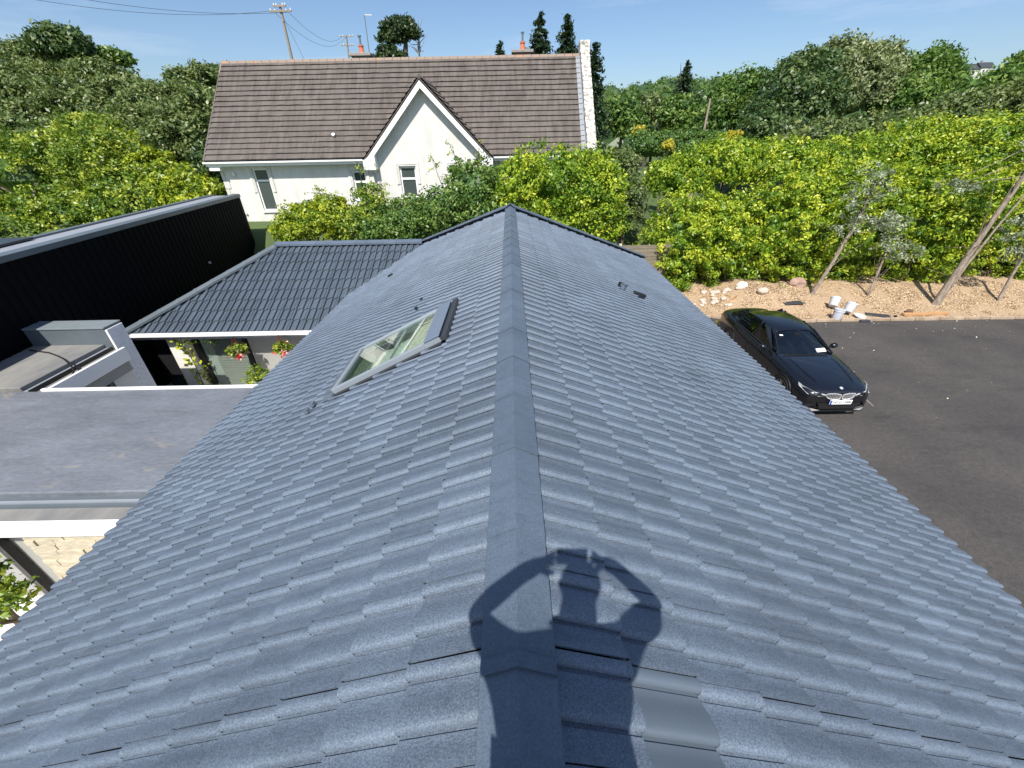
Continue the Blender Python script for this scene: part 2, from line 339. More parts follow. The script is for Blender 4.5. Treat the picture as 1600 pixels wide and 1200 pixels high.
M['grass'] = mk('rough_grass', (0.085, 0.135, 0.03), 0.9, col2=(0.05, 0.075, 0.022), scale=0.35, detail=9, bump=0.3, bscale=20)
me = mesh_np('ground', V, Fq); me.shade_smooth(); g_ = link('ground', me, None, M['grass']); tag(g_, 'rough grassy ground rising to hills behind the houses', 'ground', kind='structure')

# driveway
def asphalt():
    m, t, b, N, K = mat_base('asphalt'); g = N('ShaderNodeNewGeometry'); pos = g.outputs['Position']
    def noise(sc, det, ro=0.6, stretch=None):
        n = N('ShaderNodeTexNoise'); n.inputs['Scale'].default_value = sc; n.inputs['Detail'].default_value = det; n.inputs['Roughness'].default_value = ro
        if stretch: q = N('ShaderNodeMapping'); q.inputs['Scale'].default_value = stretch; q.inputs['Rotation'].default_value = (0, 0, 0.35); K(pos, q.inputs['Vector']); K(q.outputs[0], n.inputs['Vector'])
        else: K(pos, n.inputs['Vector'])
        return n.outputs['Fac']
    def ramp(f, p0, p1, c0, c1):
        r = N('ShaderNodeValToRGB'); e = r.color_ramp.elements; e[0].position = p0; e[1].position = p1; e[0].color = (*c0, 1); e[1].color = (*c1, 1); K(f, r.inputs['Fac']); return r.outputs['Color']
    base = ramp(noise(0.45, 7), 0.32, 0.7, (0.042, 0.040, 0.040), (0.074, 0.068, 0.065))
    gr = ramp(noise(70, 3), 0.36, 0.66, (0.5, 0.5, 0.5), (1.6, 1.57, 1.55)); base = mix_rgb(N, K, base, gr, 0.9, 'MULTIPLY')
    md = ramp(noise(11, 7, 0.72), 0.36, 0.62, (0.72, 0.72, 0.72), (1.22, 1.2, 1.18)); base = mix_rgb(N, K, base, md, 0.85, 'MULTIPLY')
    st = ramp(noise(1.6, 8, 0.7, (0.35, 1.5, 1)), 0.36, 0.44, (0.66, 0.66, 0.67), (1, 1, 1)); base = mix_rgb(N, K, base, st, 0.6, 'MULTIPLY')
    sc = ramp(noise(5.0, 6, 0.75, (0.14, 1.3, 1)), 0.655, 0.73, (0, 0, 0), (1, 1, 1)); base = mix_rgb(N, K, base, (0.13, 0.126, 0.122), sc)
    K(base, b.inputs['Base Color']); b.inputs['Roughness'].default_value = 0.82
    bp = N('ShaderNodeBump'); bp.inputs['Strength'].default_value = 0.7; bp.inputs['Distance'].default_value = 0.012; K(noise(70, 4), bp.inputs['Height']); K(bp.outputs['Normal'], b.inputs['Normal'])
    return m
M['asphalt'] = asphalt()
def edge_y(x): return 14.25 + 0.55 * math.exp(-((x - 7.2) / 1.8) ** 2) - 0.1 * math.sin(x * 0.8) * (x < 12) - 0.012 * (x - 8)
xs = np.linspace(4.2, 60, 120)
mb = MB(); top = [(x, edge_y(x), 0.0) for x in xs]; n = len(xs)
vs = [(x, -14, 0.0) for x in xs] + top + [(x, -14, -0.3) for x in xs] + [(x, edge_y(x), -0.3) for x in xs]
fs = [(i, i + 1, n + i + 1, n + i) for i in range(n - 1)] + [(2 * n + i, 2 * n + i + 1, i + 1, i) for i in range(n - 1)] + [(n + i, n + i + 1, 3 * n + i + 1, 3 * n + i) for i in range(n - 1)] + [(0, n, 3 * n, 2 * n)]
tag(mb.add(vs, fs).build('driveway', M['asphalt']), 'dark asphalt driveway beside the grey tiled roof', 'driveway', kind='structure')
p0_, p1_ = at_z(1349, 621, 0.004), at_z(1365, 635, 0.004)
tag(MB().add([p0_ + [-.02, 0, 0], p1_ + [-.015, 0, 0], p1_ + [.015, 0, 0], (p0_ + p1_) / 2 + [.035, 0, 0], p0_ + [.025, 0, 0]], [(0, 1, 2, 3, 4)]).build('scuff_mark', mk('pale_scuff', (.22, .21, .2), .9, var=.4, scale=20)), 'short pale scuff mark on the asphalt in front of the car', 'scuff mark')
# planting bed of bark chips
M['chips'] = mk('bark_chip_bed', (0.47, 0.345, 0.22), 0.9, col2=(0.23, 0.155, 0.092), scale=26, detail=6, bump=0.9, bscale=45, lo=0.3, hi=0.62)
xs2 = np.linspace(4.2, 60, 160); rows = np.linspace(0, 1, 16); vs = []; 
for r_ in rows:
    for x in xs2:
        y = edge_y(x) + 0.10 + r_ * 6.5; hump = 0.34 * sstep(0, 0.5, r_) * (0.8 + 0.25 * math.sin(x * 1.3) + 0.15 * math.sin(x * 3.1 + 1)) + 0.28 * math.exp(-((x - 10.5) / 1.6) ** 2) * math.exp(-((r_ - 0.33) / 0.16) ** 2)
        vs.append((x, y, 0.06 + hump + rng.normal(0, 0.012)))
nn_ = len(xs2); fs = [(j * nn_ + i, j * nn_ + i + 1, (j + 1) * nn_ + i + 1, (j + 1) * nn_ + i) for j in range(len(rows) - 1) for i in range(nn_ - 1)]
bedo = MB().add(vs, fs).build('planting_bed', M['chips'], sm=60); tag(bedo, 'tan bark chip planting bed between driveway and laurel hedge', 'planting bed', kind='structure')
def bed_z(x, y):
    r_ = (y - edge_y(x) - 0.1) / 6.5
    return 0.06 + 0.34 * float(sstep(0, 0.5, r_)) * (0.8 + 0.25 * math.sin(x * 1.3) + 0.15 * math.sin(x * 3.1 + 1)) + 0.28 * math.exp(-((x - 10.5) / 1.6) ** 2) * math.exp(-((r_ - 0.33) / 0.16) ** 2)
# loose chips
g = np.random.default_rng(5); nc = 26000; px = g.uniform(6.5, 26, nc); py = np.array([edge_y(x) for x in px]) + 0.1 + g.beta(1.2, 1.6, nc) * 3.6
pz = np.array([bed_z(a, b) for a, b in zip(px, py)]) + 0.008
M['chip_leaf'] = leaf_mat('loose_bark_chip', [(0.14, 0.08, 0.045), (0.33, 0.225, 0.13), (0.52, 0.385, 0.24), (0.70, 0.56, 0.40)], 0.0, 0.9, 0.2)
co = link('bark_chips', leaves_mesh('bark_chips', np.stack([px, py, pz], 1), np.tile([0, 0, 1.0], (nc, 1)), 0.075, 0.45, None, 0.35, seed=6), None, M['chip_leaf']); tag(co, 'loose tan bark chips scattered over the planting bed', 'bark chips', kind='stuff')
# fallen bits on the asphalt
g = np.random.default_rng(15); nc = 120; px = g.uniform(6.0, 22, nc); py = 14.2 - np.abs(g.normal(0, 1, nc)) * g.choice([0.6, 3.2, 6], nc)
M['litter'] = leaf_mat('fallen_leaf_litter', [(0.25, 0.2, 0.13), (0.5, 0.45, 0.35), (0.62, 0.58, 0.5), (0.75, 0.72, 0.65)], 0.0, 0.8, 0.3)
co = link('fallen_leaves', leaves_mesh('fallen_leaves', np.stack([px, py, np.full(nc, 0.012)], 1), np.tile([0, 0, 1.0], (nc, 1)), 0.055, 0.6, None, 0.25, seed=16), None, M['litter']); tag(co, 'pale fallen leaves and chips strewn on the asphalt', 'leaf litter', kind='stuff')
# edging boards of the bed, each a length of its own
M['kerb'] = mk('sandstone_kerb', (0.46, 0.36, 0.26), 0.85, col2=(0.27, 0.20, 0.14), scale=3, bump=0.4, bscale=40)
kerb = thing('kerb', (8, 14.3, 0), 'low sandy kerb of short lengths edging the bark chip bed', 'kerb')
x = 5.0; k = 0
while x < 27:
    ln = 0.92; a = np.array([x, edge_y(x) + 0.05, 0.055]); b = np.array([x + ln - 0.02, edge_y(x + ln) + 0.05, 0.055 + random.uniform(-.008, .008)])
    MB().bar(a, b, 0.10, 0.11).build('kerb_stone', M['kerb'], kerb, bevel=0.012); x += ln
# ================================================================== THE TILED HOUSE
ZA, T, W = 4.62, 0.494, 5.06
AP = 11.4                                  # y of the ridge end; hips start here
HIPR = (15.8 - AP) / W; HIPL = 1.0
WR = dict(y=14.3, z=3.22, x0=-7.86, t=0.5, ye=10.89)      # ridge of the side wing
WR['ze'] = WR['z'] - WR['t'] * (WR['y'] - WR['ye'])
nrm = math.hypot(1, T); cS, sS = 1 / nrm, T / nrm
house = thing('tiled_house', (0, 6, 0), 'long low house with blue grey painted tile roof filling the foreground', 'house')
Y0 = -4.5
def plane_z(x): return ZA - T * abs(x)
def mesh_from_bm(bm, name):
    me = bpy.data.meshes.new(name); bm.to_mesh(me); bm.free(); return me
def cut(bm, co, no):
    bmesh.ops.bisect_plane(bm, geom=bm.verts[:] + bm.edges[:] + bm.faces[:], dist=1e-5, plane_co=co, plane_no=no, clear_outer=True)
# roof window rectangle on the left slope (x, y in plan)
def on_left(u, v, up=0.07):
    d = ray(u, v); k = (ZA + up - H) / (d[2] - T * d[0]); return np.array([0, 0, H]) + d * k
wc = [on_left(705, 466), on_left(692, 520), on_left(517, 609), on_left(562, 546)]
wx0 = min(wc[2][0], wc[3][0]); wx1 = max(wc[0][0], wc[1][0]); wy0 = (wc[1][1] + wc[2][1]) / 2; wy1 = (wc[0][1] + wc[3][1]) / 2
wx0 = (wc[2][0] + wc[3][0]) / 2; wx1 = (wc[0][0] + wc[1][0]) / 2
print('ROOFWINDOW', [np.round(c, 2) for c in wc], wx0, wx1, wy0, wy1)

# --- roof decks
def deck(side):
    bm = bmesh.new(); dz = -0.085
    def rect(xa, xb, ya, yb):
        vs = [bm.verts.new((side * xx, yy, plane_z(xx) + dz)) for xx, yy in ((xa, ya), (xb, ya), (xb, yb), (xa, yb))]; bm.faces.new(vs if side > 0 else vs[::-1])
    if side > 0: rect(0, W - 0.05, Y0, 17)
    else:
        a, b = -wx1 + 0.06, -wx0 - 0.06; ya, yb = wy0 + 0.06, wy1 - 0.06
        rect(0, a, Y0, 17); rect(b, W - 0.05, Y0, 17); rect(a, b, Y0, ya); rect(a, b, yb, 17)
    k = HIPR if side > 0 else HIPL
    cut(bm, (0, AP - 0.02, 0), (-side * k, 1, 0))
    if side < 0: cut(bm, (0, 17.1 - 0.02, 0), (-0.988, 1, 0))
    return mesh_from_bm(bm, 'main_roof')
roofs = {}
for sd in (1, -1):
    o = link('roof_slope', deck(sd), house, M['deck']); o.location = -woff[house]; woff[o] = np.zeros(3)
    roofs[sd] = o
# far hip slope
zc = plane_z(W); MB().add([(0, AP, ZA - .03), (W, AP + HIPR * W, zc), (-W, AP + HIPL * W, zc)], [(0, 1, 2)]).build('hip_slope', M['tile'], house)

# --- the tile
GA = 0.3071; G = GA / cS; COV = 0.34
roll_a = [(.103, -.0040), (.114, -.0010), (.124, 0), (.136, -.0010), (.1440, -.0050), (.1495, -.0130), (.1525, -.0230), (.1450, -.0245), (.1450, -.0400), (.1640, -.0390), (.1660, -.0310), (.181, -.0300), (.201, -.0248), (.225, -.0160), (.250, -.0075), (.275, -.0018)]
roll_b = [(.294, 0), (.306, -.0010), (.3140, -.0050), (.3195, -.0130), (.3225, -.0230), (.3150, -.0245), (.3150, -.0400), (.3340, -.0390), (.3360, -.0310), (.351, -.0300), (.371, -.0248), (.395, -.0160), (.418, -.0085), (.4360, -.0045)]
prof = roll_a + roll_b
prof = np.array(prof); prof[:, 0] -= 0.10
TL = 0.41; LIFT = 0.034 / G
def tile_geo(eu, en, ey):
    """tile with its lower edge at the origin, running up the slope"""
    rows = [(-TL, 0, 0), (-0.016, 0, 0), (-0.002, -0.0035, 0), (0.0, -0.009, 0), (-0.001, -0.028, 1)]
    n = len(prof); V = []
    for u, dn_, under in rows:
        for s, h in prof:
            hh = h + dn_ + u * LIFT + 0.0018 * (s / COV - 0.5) * 2
            V.append(eu * u + en * hh - ey * s)
    V = np.array(V); Fq = []
    for r_ in range(len(rows) - 1):
        for i in range(n - 1): Fq.append((r_ * n + i, r_ * n + i + 1, (r_ + 1) * n + i + 1, (r_ + 1) * n + i))
    b = len(V)                                            # far side skirt so that the side joint reads as a slot
    V = np.concatenate([V, [V[0] - en * 0.016, V[n] - en * 0.016, V[n - 1] - en * 0.012, V[2 * n - 1] - en * 0.012]])
    Fq += [(0, n, b + 1, b), (n - 1, b + 2, b + 3, 2 * n - 1)]
    return V, np.array(Fq)
basis = {1: (np.array([cS, 0, -sS]), np.array([sS, 0, cS])), -1: (np.array([-cS, 0, -sS]), np.array([-sS, 0, cS]))}
EY = np.array([0, 1.0, 0])
def orient(V, Fq, en):
    a = V[Fq[0][1]] - V[Fq[0][0]]; b = V[Fq[0][2]] - V[Fq[0][0]]
    return Fq if np.cross(a, b) @ en > 0 else Fq[:, ::-1]
tile_me = {}; geo = {}
for sd in (1, -1):
    eu, en = basis[sd]; V, Fq = tile_geo(eu, en, EY); Fq = orient(V, Fq, en); geo[sd] = (V, Fq)
    me = mesh_np('roof_tile', V, Fq); smooth(me, 42); me.materials.append(M['tile']); tile_me[sd] = me
cand = []
for sd in (1, -1):
    for k in range(16):
        xk = 0.453 + GA * k
        for j in range(-14, 60):
            y = 0.13 + COV * j
            if y < Y0 + 0.4: continue
            ym = y - COV / 2; kk = HIPR if sd > 0 else HIPL
            lim = AP + kk * (xk - GA * 1.2)
            if ym - COV > AP + kk * xk: continue
            if sd < 0 and ym - COV > 17.1 - 0.988 * (xk - GA * 1.2): continue
            if sd < 0 and wx0 + 0.03 < -(xk - GA * 0.5) < wx1 - 0.03 and wy0 + 0.10 < ym < wy1 - 0.10: continue
            whole = y < min(lim, (17.1 - 0.988 * xk) if sd < 0 else 99) - 0.05
            if sd < 0 and wx0 - 0.5 < -(xk - GA * 0.5) < wx1 + 0.5 and wy0 - 0.45 < ym < wy1 + 0.45: whole = False
            P = np.array([sd * xk, y, plane_z(xk)]); eu, en = basis[sd]
            c4 = np.array([P, P - EY * COV, P - EY * COV - eu * G, P - eu * G]); u_, v_, d_ = pix(c4)
            area = 0
            if (d_ > 0.1).all() and u_.max() > 0 and u_.min() < 1600 and v_.max() > 0 and v_.min() < 1200:
                u_, v_ = np.clip(u_, 0, 1600), np.clip(v_, 0, 1200)
                area = abs(sum(u_[i] * v_[(i + 1) % 4] - u_[(i + 1) % 4] * v_[i] for i in range(4))) / 2
            cand.append((area if whole else -1, sd, k, j, P))
cand.sort(key=lambda q: -q[0])
g = np.random.default_rng(3)
SMOOTH = {(1, 1, 1), (1, 1, 2)}
field = {1: [], -1: []}
sm_me = tile_me[1].copy(); sm_me.materials.clear(); sm_me.materials.append(M['tile_smooth'])
picked = 0
smooth_px = [(1050, 1068)]
near_s = set()
for (u, v) in smooth_px:
    best = min((c for c in cand if c[1] == 1), key=lambda c: np.hypot(pix(c[4] - EY * COV / 2 - basis[1][0] * G / 2)[0] - u, pix(c[4] - EY * COV / 2 - basis[1][0] * G / 2)[1] - v)); near_s.add(best[1:4])
for idx, (area, sd, k, j, P) in enumerate(cand):
    jit = g.normal(0, 1, 3) * [0.0012, 0.0012, 0.0009]; rz = g.normal(0, 0.0016); rx = g.normal(0, 0.003)
    if picked < 300 and area > 0:
        o = bpy.data.objects.new('roof_tile', sm_me if (sd, k, j) in near_s else tile_me[sd]); C.objects.link(o); o.parent = roofs[sd]
        o.location = P + jit; o.rotation_euler = (rx, 0, rz); picked += 1
    else:
        V, Fq = geo[sd]; c, s = math.cos(rz), math.sin(rz)
        field[sd].append((V @ np.array([[c, s, 0], [-s, c, 0], [0, 0, 1]]) + P + jit, Fq, g.random()))
for sd in (1, -1):
    vs = []; fs = []; ts = []; b = 0
    for V, Fq, tn in field[sd]: vs.append(V); fs.append(Fq + b); ts.append(np.full(len(V), tn)); b += len(V)
    me = mesh_np('tile_field', np.concatenate(vs), np.concatenate(fs), np.concatenate(ts))
    bm = bmesh.new(); bm.from_mesh(me); k = HIPR if sd > 0 else HIPL
    cut(bm, (0, AP, 0), (-sd * k, 1, 0))
    if sd < 0: cut(bm, (0, 17.1, 0), (-0.988, 1, 0))
    bm.to_mesh(me); bm.free(); smooth(me, 42)
    o = link('tile_field', me, roofs[sd], M['tile']); tag(o, kind='stuff')

# --- ridge and hip caps
def cap_mesh(name, ln, a_l, a_r, half=0.14, skirt=0.03, lip=0.010, drop=0.0):
    """cap along +x from 0 to ln, falling to both sides; a_l, a_r slopes"""
    V = []; fs = []
    sec = [(-half - .004, -half * a_l - skirt), (-half, -half * a_l), (-0.016, -0.010 * a_l - 0.002), (0.0, 0.0015), (0.016, -0.010 * a_r - 0.002), (half, -half * a_r), (half + .004, -half * a_r - skirt)]
    sts = [(0.0, lip - 0.012), (0.0, lip), (0.05, lip), (0.055, 0.003), (ln, 0.0)]
    for x, dz in sts:
        for y, z in sec: V.append((x, y, z + dz + drop))
    n = len(sec)
    for i in range(len(sts) - 1):
        for j in range(n - 1): fs.append((i * n + j, (i + 1) * n + j, (i + 1) * n + j + 1, i * n + j + 1))
    me = bpy.data.meshes.new(name); me.from_pydata(V, [], fs); bm = bmesh.new(); bm.from_mesh(me)
    bmesh.ops.recalc_face_normals(bm, faces=bm.faces); bm.to_mesh(me); bm.free()
    s = sum(p.normal.z for p in me.polygons)
    if s < 0: me.flip_normals()
    smooth(me, 25); return me
def caps(parent, a, b, step, me, name, mat, first=0.0):
    a = np.array(a, float); b = np.array(b, float); d = b - a; Ln = np.linalg.norm(d); d /= Ln
    q = Vector(d); rot = Matrix.Identity(3); xa = Vector(d); ya = Vector((0, 0, 1)).cross(xa).normalized(); za = xa.cross(ya)
    rot = Matrix((xa, ya, za)).transposed().to_euler()
    me.materials.append(mat); s = -first
    while s < Ln - step * 0.5:
        o = bpy.data.objects.new(name, me); C.objects.link(o); o.parent = parent; p = a + d * s + g.normal(0, 0.0012, 3)
        o.location = p - woff[parent]; o.rotation_euler = rot; s += step
ridge_line = MB().bar((0, Y0, ZA - 0.10), (0, AP, ZA - 0.10), 0.05, 0.05).build('ridge_batten', M['deck'], house)
caps(house, (0, 0.674 - 9 * 0.575, ZA + 0.03), (0, AP + 0.15, ZA + 0.03), 0.575, cap_mesh('ridge_tile', 0.59, 0.50, 0.50, 0.135, 0.035, 0.014), 'ridge_tile', M['ridge'])
hipcap = lambda: cap_mesh('hip_tile', 0.46, 0.36, 0.36, 0.145, 0.022, 0.008)
er = np.array([W, AP + HIPR * W, plane_z(W)]); el_x = 2.86
MB().bar((0.05, AP + .05, ZA - .015), er + [0, 0, .01], .17, .07).build('gap_shade_bar', M['gap_shade'], house); MB().bar((-.05, AP + .05, ZA - .015), (-el_x - .2, AP + el_x + .2, plane_z(el_x + .2) + 0.01), .17, .07).build('gap_shade_bar', M['gap_shade'], house)  # added dark bars paint the shaded gap beneath the hip caps
caps(house, (0.0, AP + 0.02, ZA + 0.075), er + [0, 0, 0.10], 0.45, hipcap(), 'hip_tile', M['ridge'])
caps(house, (0.0, AP + 0.02, ZA + 0.075), (-el_x - .2, AP + el_x + .2, plane_z(el_x + .2) + 0.10), 0.45, hipcap(), 'hip_tile', M['ridge'])

# --- the wing: ridge, hipped end, front slope facing the camera
def wz(y): return WR['z'] - WR['t'] * (WR['y'] - y)
wx_l = WR['x0'] - (WR['y'] - WR['ye'])
bm = bmesh.new(); vs = [bm.verts.new(q) for q in [(wx_l, WR['ye'] + .03, wz(WR['ye']) - .08), (-4.2, WR['ye'] + .03, wz(WR['ye']) - .08), (-2.9, WR['y'], WR['z'] - .08), (WR['x0'], WR['y'], WR['z'] - .08)]]; bm.faces.new(vs)
wing_roof = link('wing_roof_slope', mesh_from_bm(bm, 'wing_roof_slope'), house, M['deck']); wing_roof.location = -woff[house]; woff[wing_roof] = np.zeros(3)
MB().add([(wx_l, WR['ye'], WR['ze'] - .05), (WR['x0'], WR['y'], WR['z'] - .05), (wx_l, 2 * WR['y'] - WR['ye'], WR['ze'] - .05)], [(0, 1, 2)]).build('wing_hip_slope', M['wing_tile'], house)
MB().add([(WR['x0'], WR['y'], WR['z'] - .05), (-2.9, WR['y'], WR['z'] - .05), (-2.9, 2 * WR['y'] - WR['ye'], WR['ze'] - .05), (wx_l, 2 * WR['y'] - WR['ye'], WR['ze'] - .05)], [(0, 1, 2, 3)]).build('wing_back_slope', M['wing_tile'], house)
wn = math.hypot(1, WR['t']); weu = np.array([0, -1 / wn, -WR['t'] / wn]); wen = np.array([0, -WR['t'] / wn, 1 / wn]); wex = np.array([-1.0, 0, 0])
kx = 0.40 / 0.34
prof_keep = prof.copy(); prof = prof.copy(); prof[:, 0] *= kx; prof[:, 1] *= 1.5; G_keep = G
V, Fq = tile_geo(weu, wen, wex); Fq = orient(V, Fq, wen); prof = prof_keep
ncrs = 9; gw = (WR['y'] - WR['ye'] - 0.42) / (ncrs - 1); vs = []; fs = []; ts = []; b = 0
Vs = V.copy(); sc_u = (gw * wn + 0.08) / TL
Vs = Vs + np.outer((Vs @ weu) * (sc_u - 1), weu)
for k in range(ncrs):
    yk = WR['y'] - 0.42 - gw * k
    for j in range(0, 24):
        x0 = -11.35 + 0.40 * j
        if x0 > -2.6: continue
        P = np.array([x0, yk, wz(yk) + 0.0]); vs.append(Vs + P + g.normal(0, 0.0012, 3)); fs.append(Fq + b); ts.append(np.full(len(V), g.random())); b += len(V)
me = mesh_np('tile_field', np.concatenate(vs), np.concatenate(fs), np.concatenate(ts)); bm = bmesh.new(); bm.from_mesh(me)
cut(bm, (0, 16.1, 0), (0.988, -1, 0)); cut(bm, (WR['x0'], WR['y'], 0), (-1, 1, 0)); cut(bm, (0, WR['y'], 0), (0, 1, 0)); bm.to_mesh(me); bm.free(); smooth(me, 42)
tag(link('tile_field', me, wing_roof, M['wing_tile']), 'darker grey tiles of the side wing', kind='stuff')
caps(house, (WR['x0'] - .1, WR['y'], WR['z'] + 0.05), (-2.95, WR['y'], WR['z'] + 0.05), 0.45, cap_mesh('ridge_tile', 0.46, 0.42, 0.42, 0.15, 0.06), 'ridge_tile', M['ridge'])
caps(house, (wx_l - .05, WR['ye'] - .05, WR['ze'] + 0.06), (WR['x0'], WR['y'], WR['z'] + 0.06), 0.55, cap_mesh('hip_tile', 0.57, 0.36, 0.36, 0.15, 0.06), 'hip_tile', M['coping'])
# valley flashing
MB().add([(-2.9, 14.235, plane_z(2.9) - .045), (-5.06, 12.1, plane_z(5.06) - .045), (-5.2, 12.2, plane_z(5.06) - .04), (-3.0, 14.35, plane_z(2.9) - .04)], [(0, 1, 2, 3)]).build('valley_flashing', M['flash'], house)
# white gutter, fascia and wing wall
gy0 = WR['ye'] - 0.06; gz = WR['ze'] - 0.085
mb = MB(); sec = [(0.06, 0.0), (0.06, 0.05), (0.05, 0.05), (0.05, 0.0), (0.0, -0.05), (-0.05, 0.0), (-0.05, 0.06), (-0.062, 0.06), (-0.062, -0.02), (0.0, -0.064)]
mb.prism([(wx_l - 0.12, gy0 + a, gz + b) for a, b in sec], (-4.9 - wx_l, 0, 0)).build('gutter', M['upvc'], house)
MB().box(wx_l + .1, -4.9, gy0 + 0.075, gy0 + 0.10, gz - 0.16, gz + 0.05).build('fascia_board', mk('grey_soffit', (0.32, 0.33, 0.34), 0.6), house)
WY = WR['ye'] + 0.55; FL = -0.95
M['render_grey'] = mk('grey_render', (0.34, 0.34, 0.325), 0.85, var=0.12, scale=2.5)
M['render_white'] = mk('white_render', (0.72, 0.71, 0.68), 0.85, col2=(0.60, 0.59, 0.55), scale=1.6, bump=0.2, bscale=40)
MB().box(-11.15, -10.42, WY - 0.02, WY + .25, FL, gz).build('wall', M['frame_black'], house)  # black fill, deep shade of the recess put into its colour
MB().box(-10.40, -9.90, WY - 0.30, WY + .25, FL, gz).build('pier', M['render_white'], house)
MB().box(-10.9, -4.8, WY + 0.27, WY + .45, FL, gz).build('wall', M['render_grey'], house)
MB().box(-8.16, -4.8, WY - 0.02, WY + .25, FL, gz).build('wall', M['render_grey'], house)
MB().box(wx_l + .1, -4.8, gy0 + 0.10, WY + 0.3, gz - 0.02, gz + 0.01).build('soffit', mk('dark_soffit', (0.1, 0.1, 0.1), 0.7), house)
MB().box(wx_l + .05, -10.40, WY + .26, WY + .34, FL, gz).build('recess_shade', M['frame_black'], house)  # black sheet painting the dark depth of the shaded recess
# sliding door
M['clear_glass'] = None
def glass(name, tintc, refl=0.12, trans=0.8):
    m, t, b, N, K = mat_base(name); t.nodes.remove(b)
    tr = N('ShaderNodeBsdfTransparent'); tr.inputs['Color'].default_value = (*tintc, 1); gl = N('ShaderNodeBsdfGlossy'); gl.inputs['Roughness'].default_value = 0.02
    lw = N('ShaderNodeLayerWeight'); lw.inputs['Blend'].default_value = 0.5; pw = N('ShaderNodeMath'); pw.operation = 'POWER'; pw.inputs[1].default_value = 4.0; K(lw.outputs['Facing'], pw.inputs[0])
    ad = N('ShaderNodeMath'); ad.operation = 'ADD'; ad.inputs[1].default_value = 0.04 + refl; ad.use_clamp = True; K(pw.outputs[0], ad.inputs[0])
    mx = N('ShaderNodeMixShader'); K(ad.outputs[0], mx.inputs['Fac']); K(tr.outputs[0], mx.inputs[1]); K(gl.outputs[0], mx.inputs[2]); K(mx.outputs[0], t.nodes['Material Output'].inputs['Surface']); return m
M['clear_glass'] = glass('clear_glass', (0.9, 0.94, 0.92), 0.03)
M['green_glass'] = glass('green_tinted_glass', (0.90, 0.96, 0.92), 0.07)
door = MB()
dx0, dx1 = -9.86, -8.18
for a, b in ((dx0, dx0 + .16), (dx1 - .14, dx1)): door.box(a, b, WY - 0.06, WY + 0.05, FL, gz)
door.box(dx0, dx1, WY - 0.06, WY + 0.05, FL, FL + .10); door.box(dx0, dx1, WY - 0.06, WY + 0.05, gz - .09, gz)
dobj = door.build('sliding_door', M['frame_black'], house)
MB().box(dx0 + .16, dx1 - .14, WY, WY + 0.012, FL + .1, gz - .09).build('pane', M['clear_glass'], dobj)
M['blind'] = mk('pale_blind', (0.30, 0.30, 0.28), 0.8, var=0.1, scale=3); M['cream'] = mk('cream_cloth', (0.74, 0.75, 0.62), 0.85, col2=(0.52, 0.46, 0.36), scale=6, lo=0.34, hi=0.46)
zz = FL + .16
while zz < gz - .12:
    MB().add([(dx0 + .48, WY + .03, zz), (dx1 - .2, WY + .03, zz), (dx1 - .2, WY + .055, zz + .075), (dx0 + .48, WY + .055, zz + .075)], [(0, 1, 2, 3)]).build('blind_slat', M['blind'], dobj); zz += .088
mb = MB()
for i in range(6): mb.lathe([(0.045, 0), (0.045, gz - FL - .15)], (dx0 + .2 + .055 * i, WY + .075, FL + .1), 8)
mb.build('curtain', mk('white_curtain', (0.42, 0.44, 0.42), 0.8), dobj, sm=60)
# main house walls (below the eaves)
MB().box(4.45, 4.6, Y0, 15.2, -0.9, 2.16).build('wall', M['render_white'], house)
MB().box(-4.6, -4.45, Y0, 15.2, -0.9, 2.16).build('wall', M['render_white'], house)
MB().box(-4.45, 4.45, 15.05, 15.2, -0.9, 2.1).build('wall', M['render_white'], house)
MB().prism([(-4.45, Y0, -0.9), (4.45, Y0, -0.9), (4.45, Y0, 2.2), (0, Y0, 4.4), (-4.45, Y0, 2.2)], (0, .15, 0)).build('wall', M['render_white'], house)
for sd in (1, -1):
    MB().box(min(sd * 4.62, sd * 4.95), max(sd * 4.62, sd * 4.95), Y0, 15.6 if sd > 0 else 12.0, 2.0, 2.03).build('soffit', M['upvc'], house)
    MB().box(min(sd * 4.95, sd * 4.975), max(sd * 4.95, sd * 4.975), Y0, 15.6 if sd > 0 else 12.0, 1.93, 2.09).build('fascia_board', M['frame_black'], house)
MB().prism([(5.0 + a, Y0, 2.03 + b) for a, b in [(-.02, 0.02), (-.02, -.02), (.02, -.06), (.06, -.02), (.06, .02), (.05, .02), (.05, -.015), (.02, -.05), (-.012, -.015), (-.012, .02)]], (0, 15.6 - Y0, 0)).build('gutter', M['frame_black'], house)

# --- roof window
win = MB(); eu, en = basis[-1]
def lp(x, y, up): return np.array([x, y, plane_z(x)]) + en * up
def slab(mb, xa, xb, ya, yb, u0, u1): return mb.prism([lp(xa, ya, u0), lp(xb, ya, u0), lp(xb, yb, u0), lp(xa, yb, u0)], en * (u1 - u0))
fw_ = 0.05
slab(win, wx0, wx0 + fw_ * 1.1, wy0, wy1, -0.02, 0.055); slab(win, wx1 - 0.20, wx1, wy0, wy1, -0.02, 0.058)
slab(win, wx0 + fw_ * 1.1, wx1 - 0.20, wy0, wy0 + fw_, -0.02, 0.055); slab(win, wx0 + fw_ * 1.1, wx1 - 0.20, wy1 - fw_, wy1, -0.02, 0.055)
M['win_alu'] = mk('grey_aluminium', (0.30, 0.34, 0.38), 0.32, metal=0.3)
wino = win.build('roof_window', M['win_alu'], house, bevel=0.008)
mb = MB(); slab(mb, wx1 - 0.17, wx1 + 0.015, wy0 - .012, wy1 + .012, 0.059, 0.075); mb.build('hood', mk('hood_blue_grey', (0.13, 0.17, 0.23), 0.35), wino, bevel=0.005)
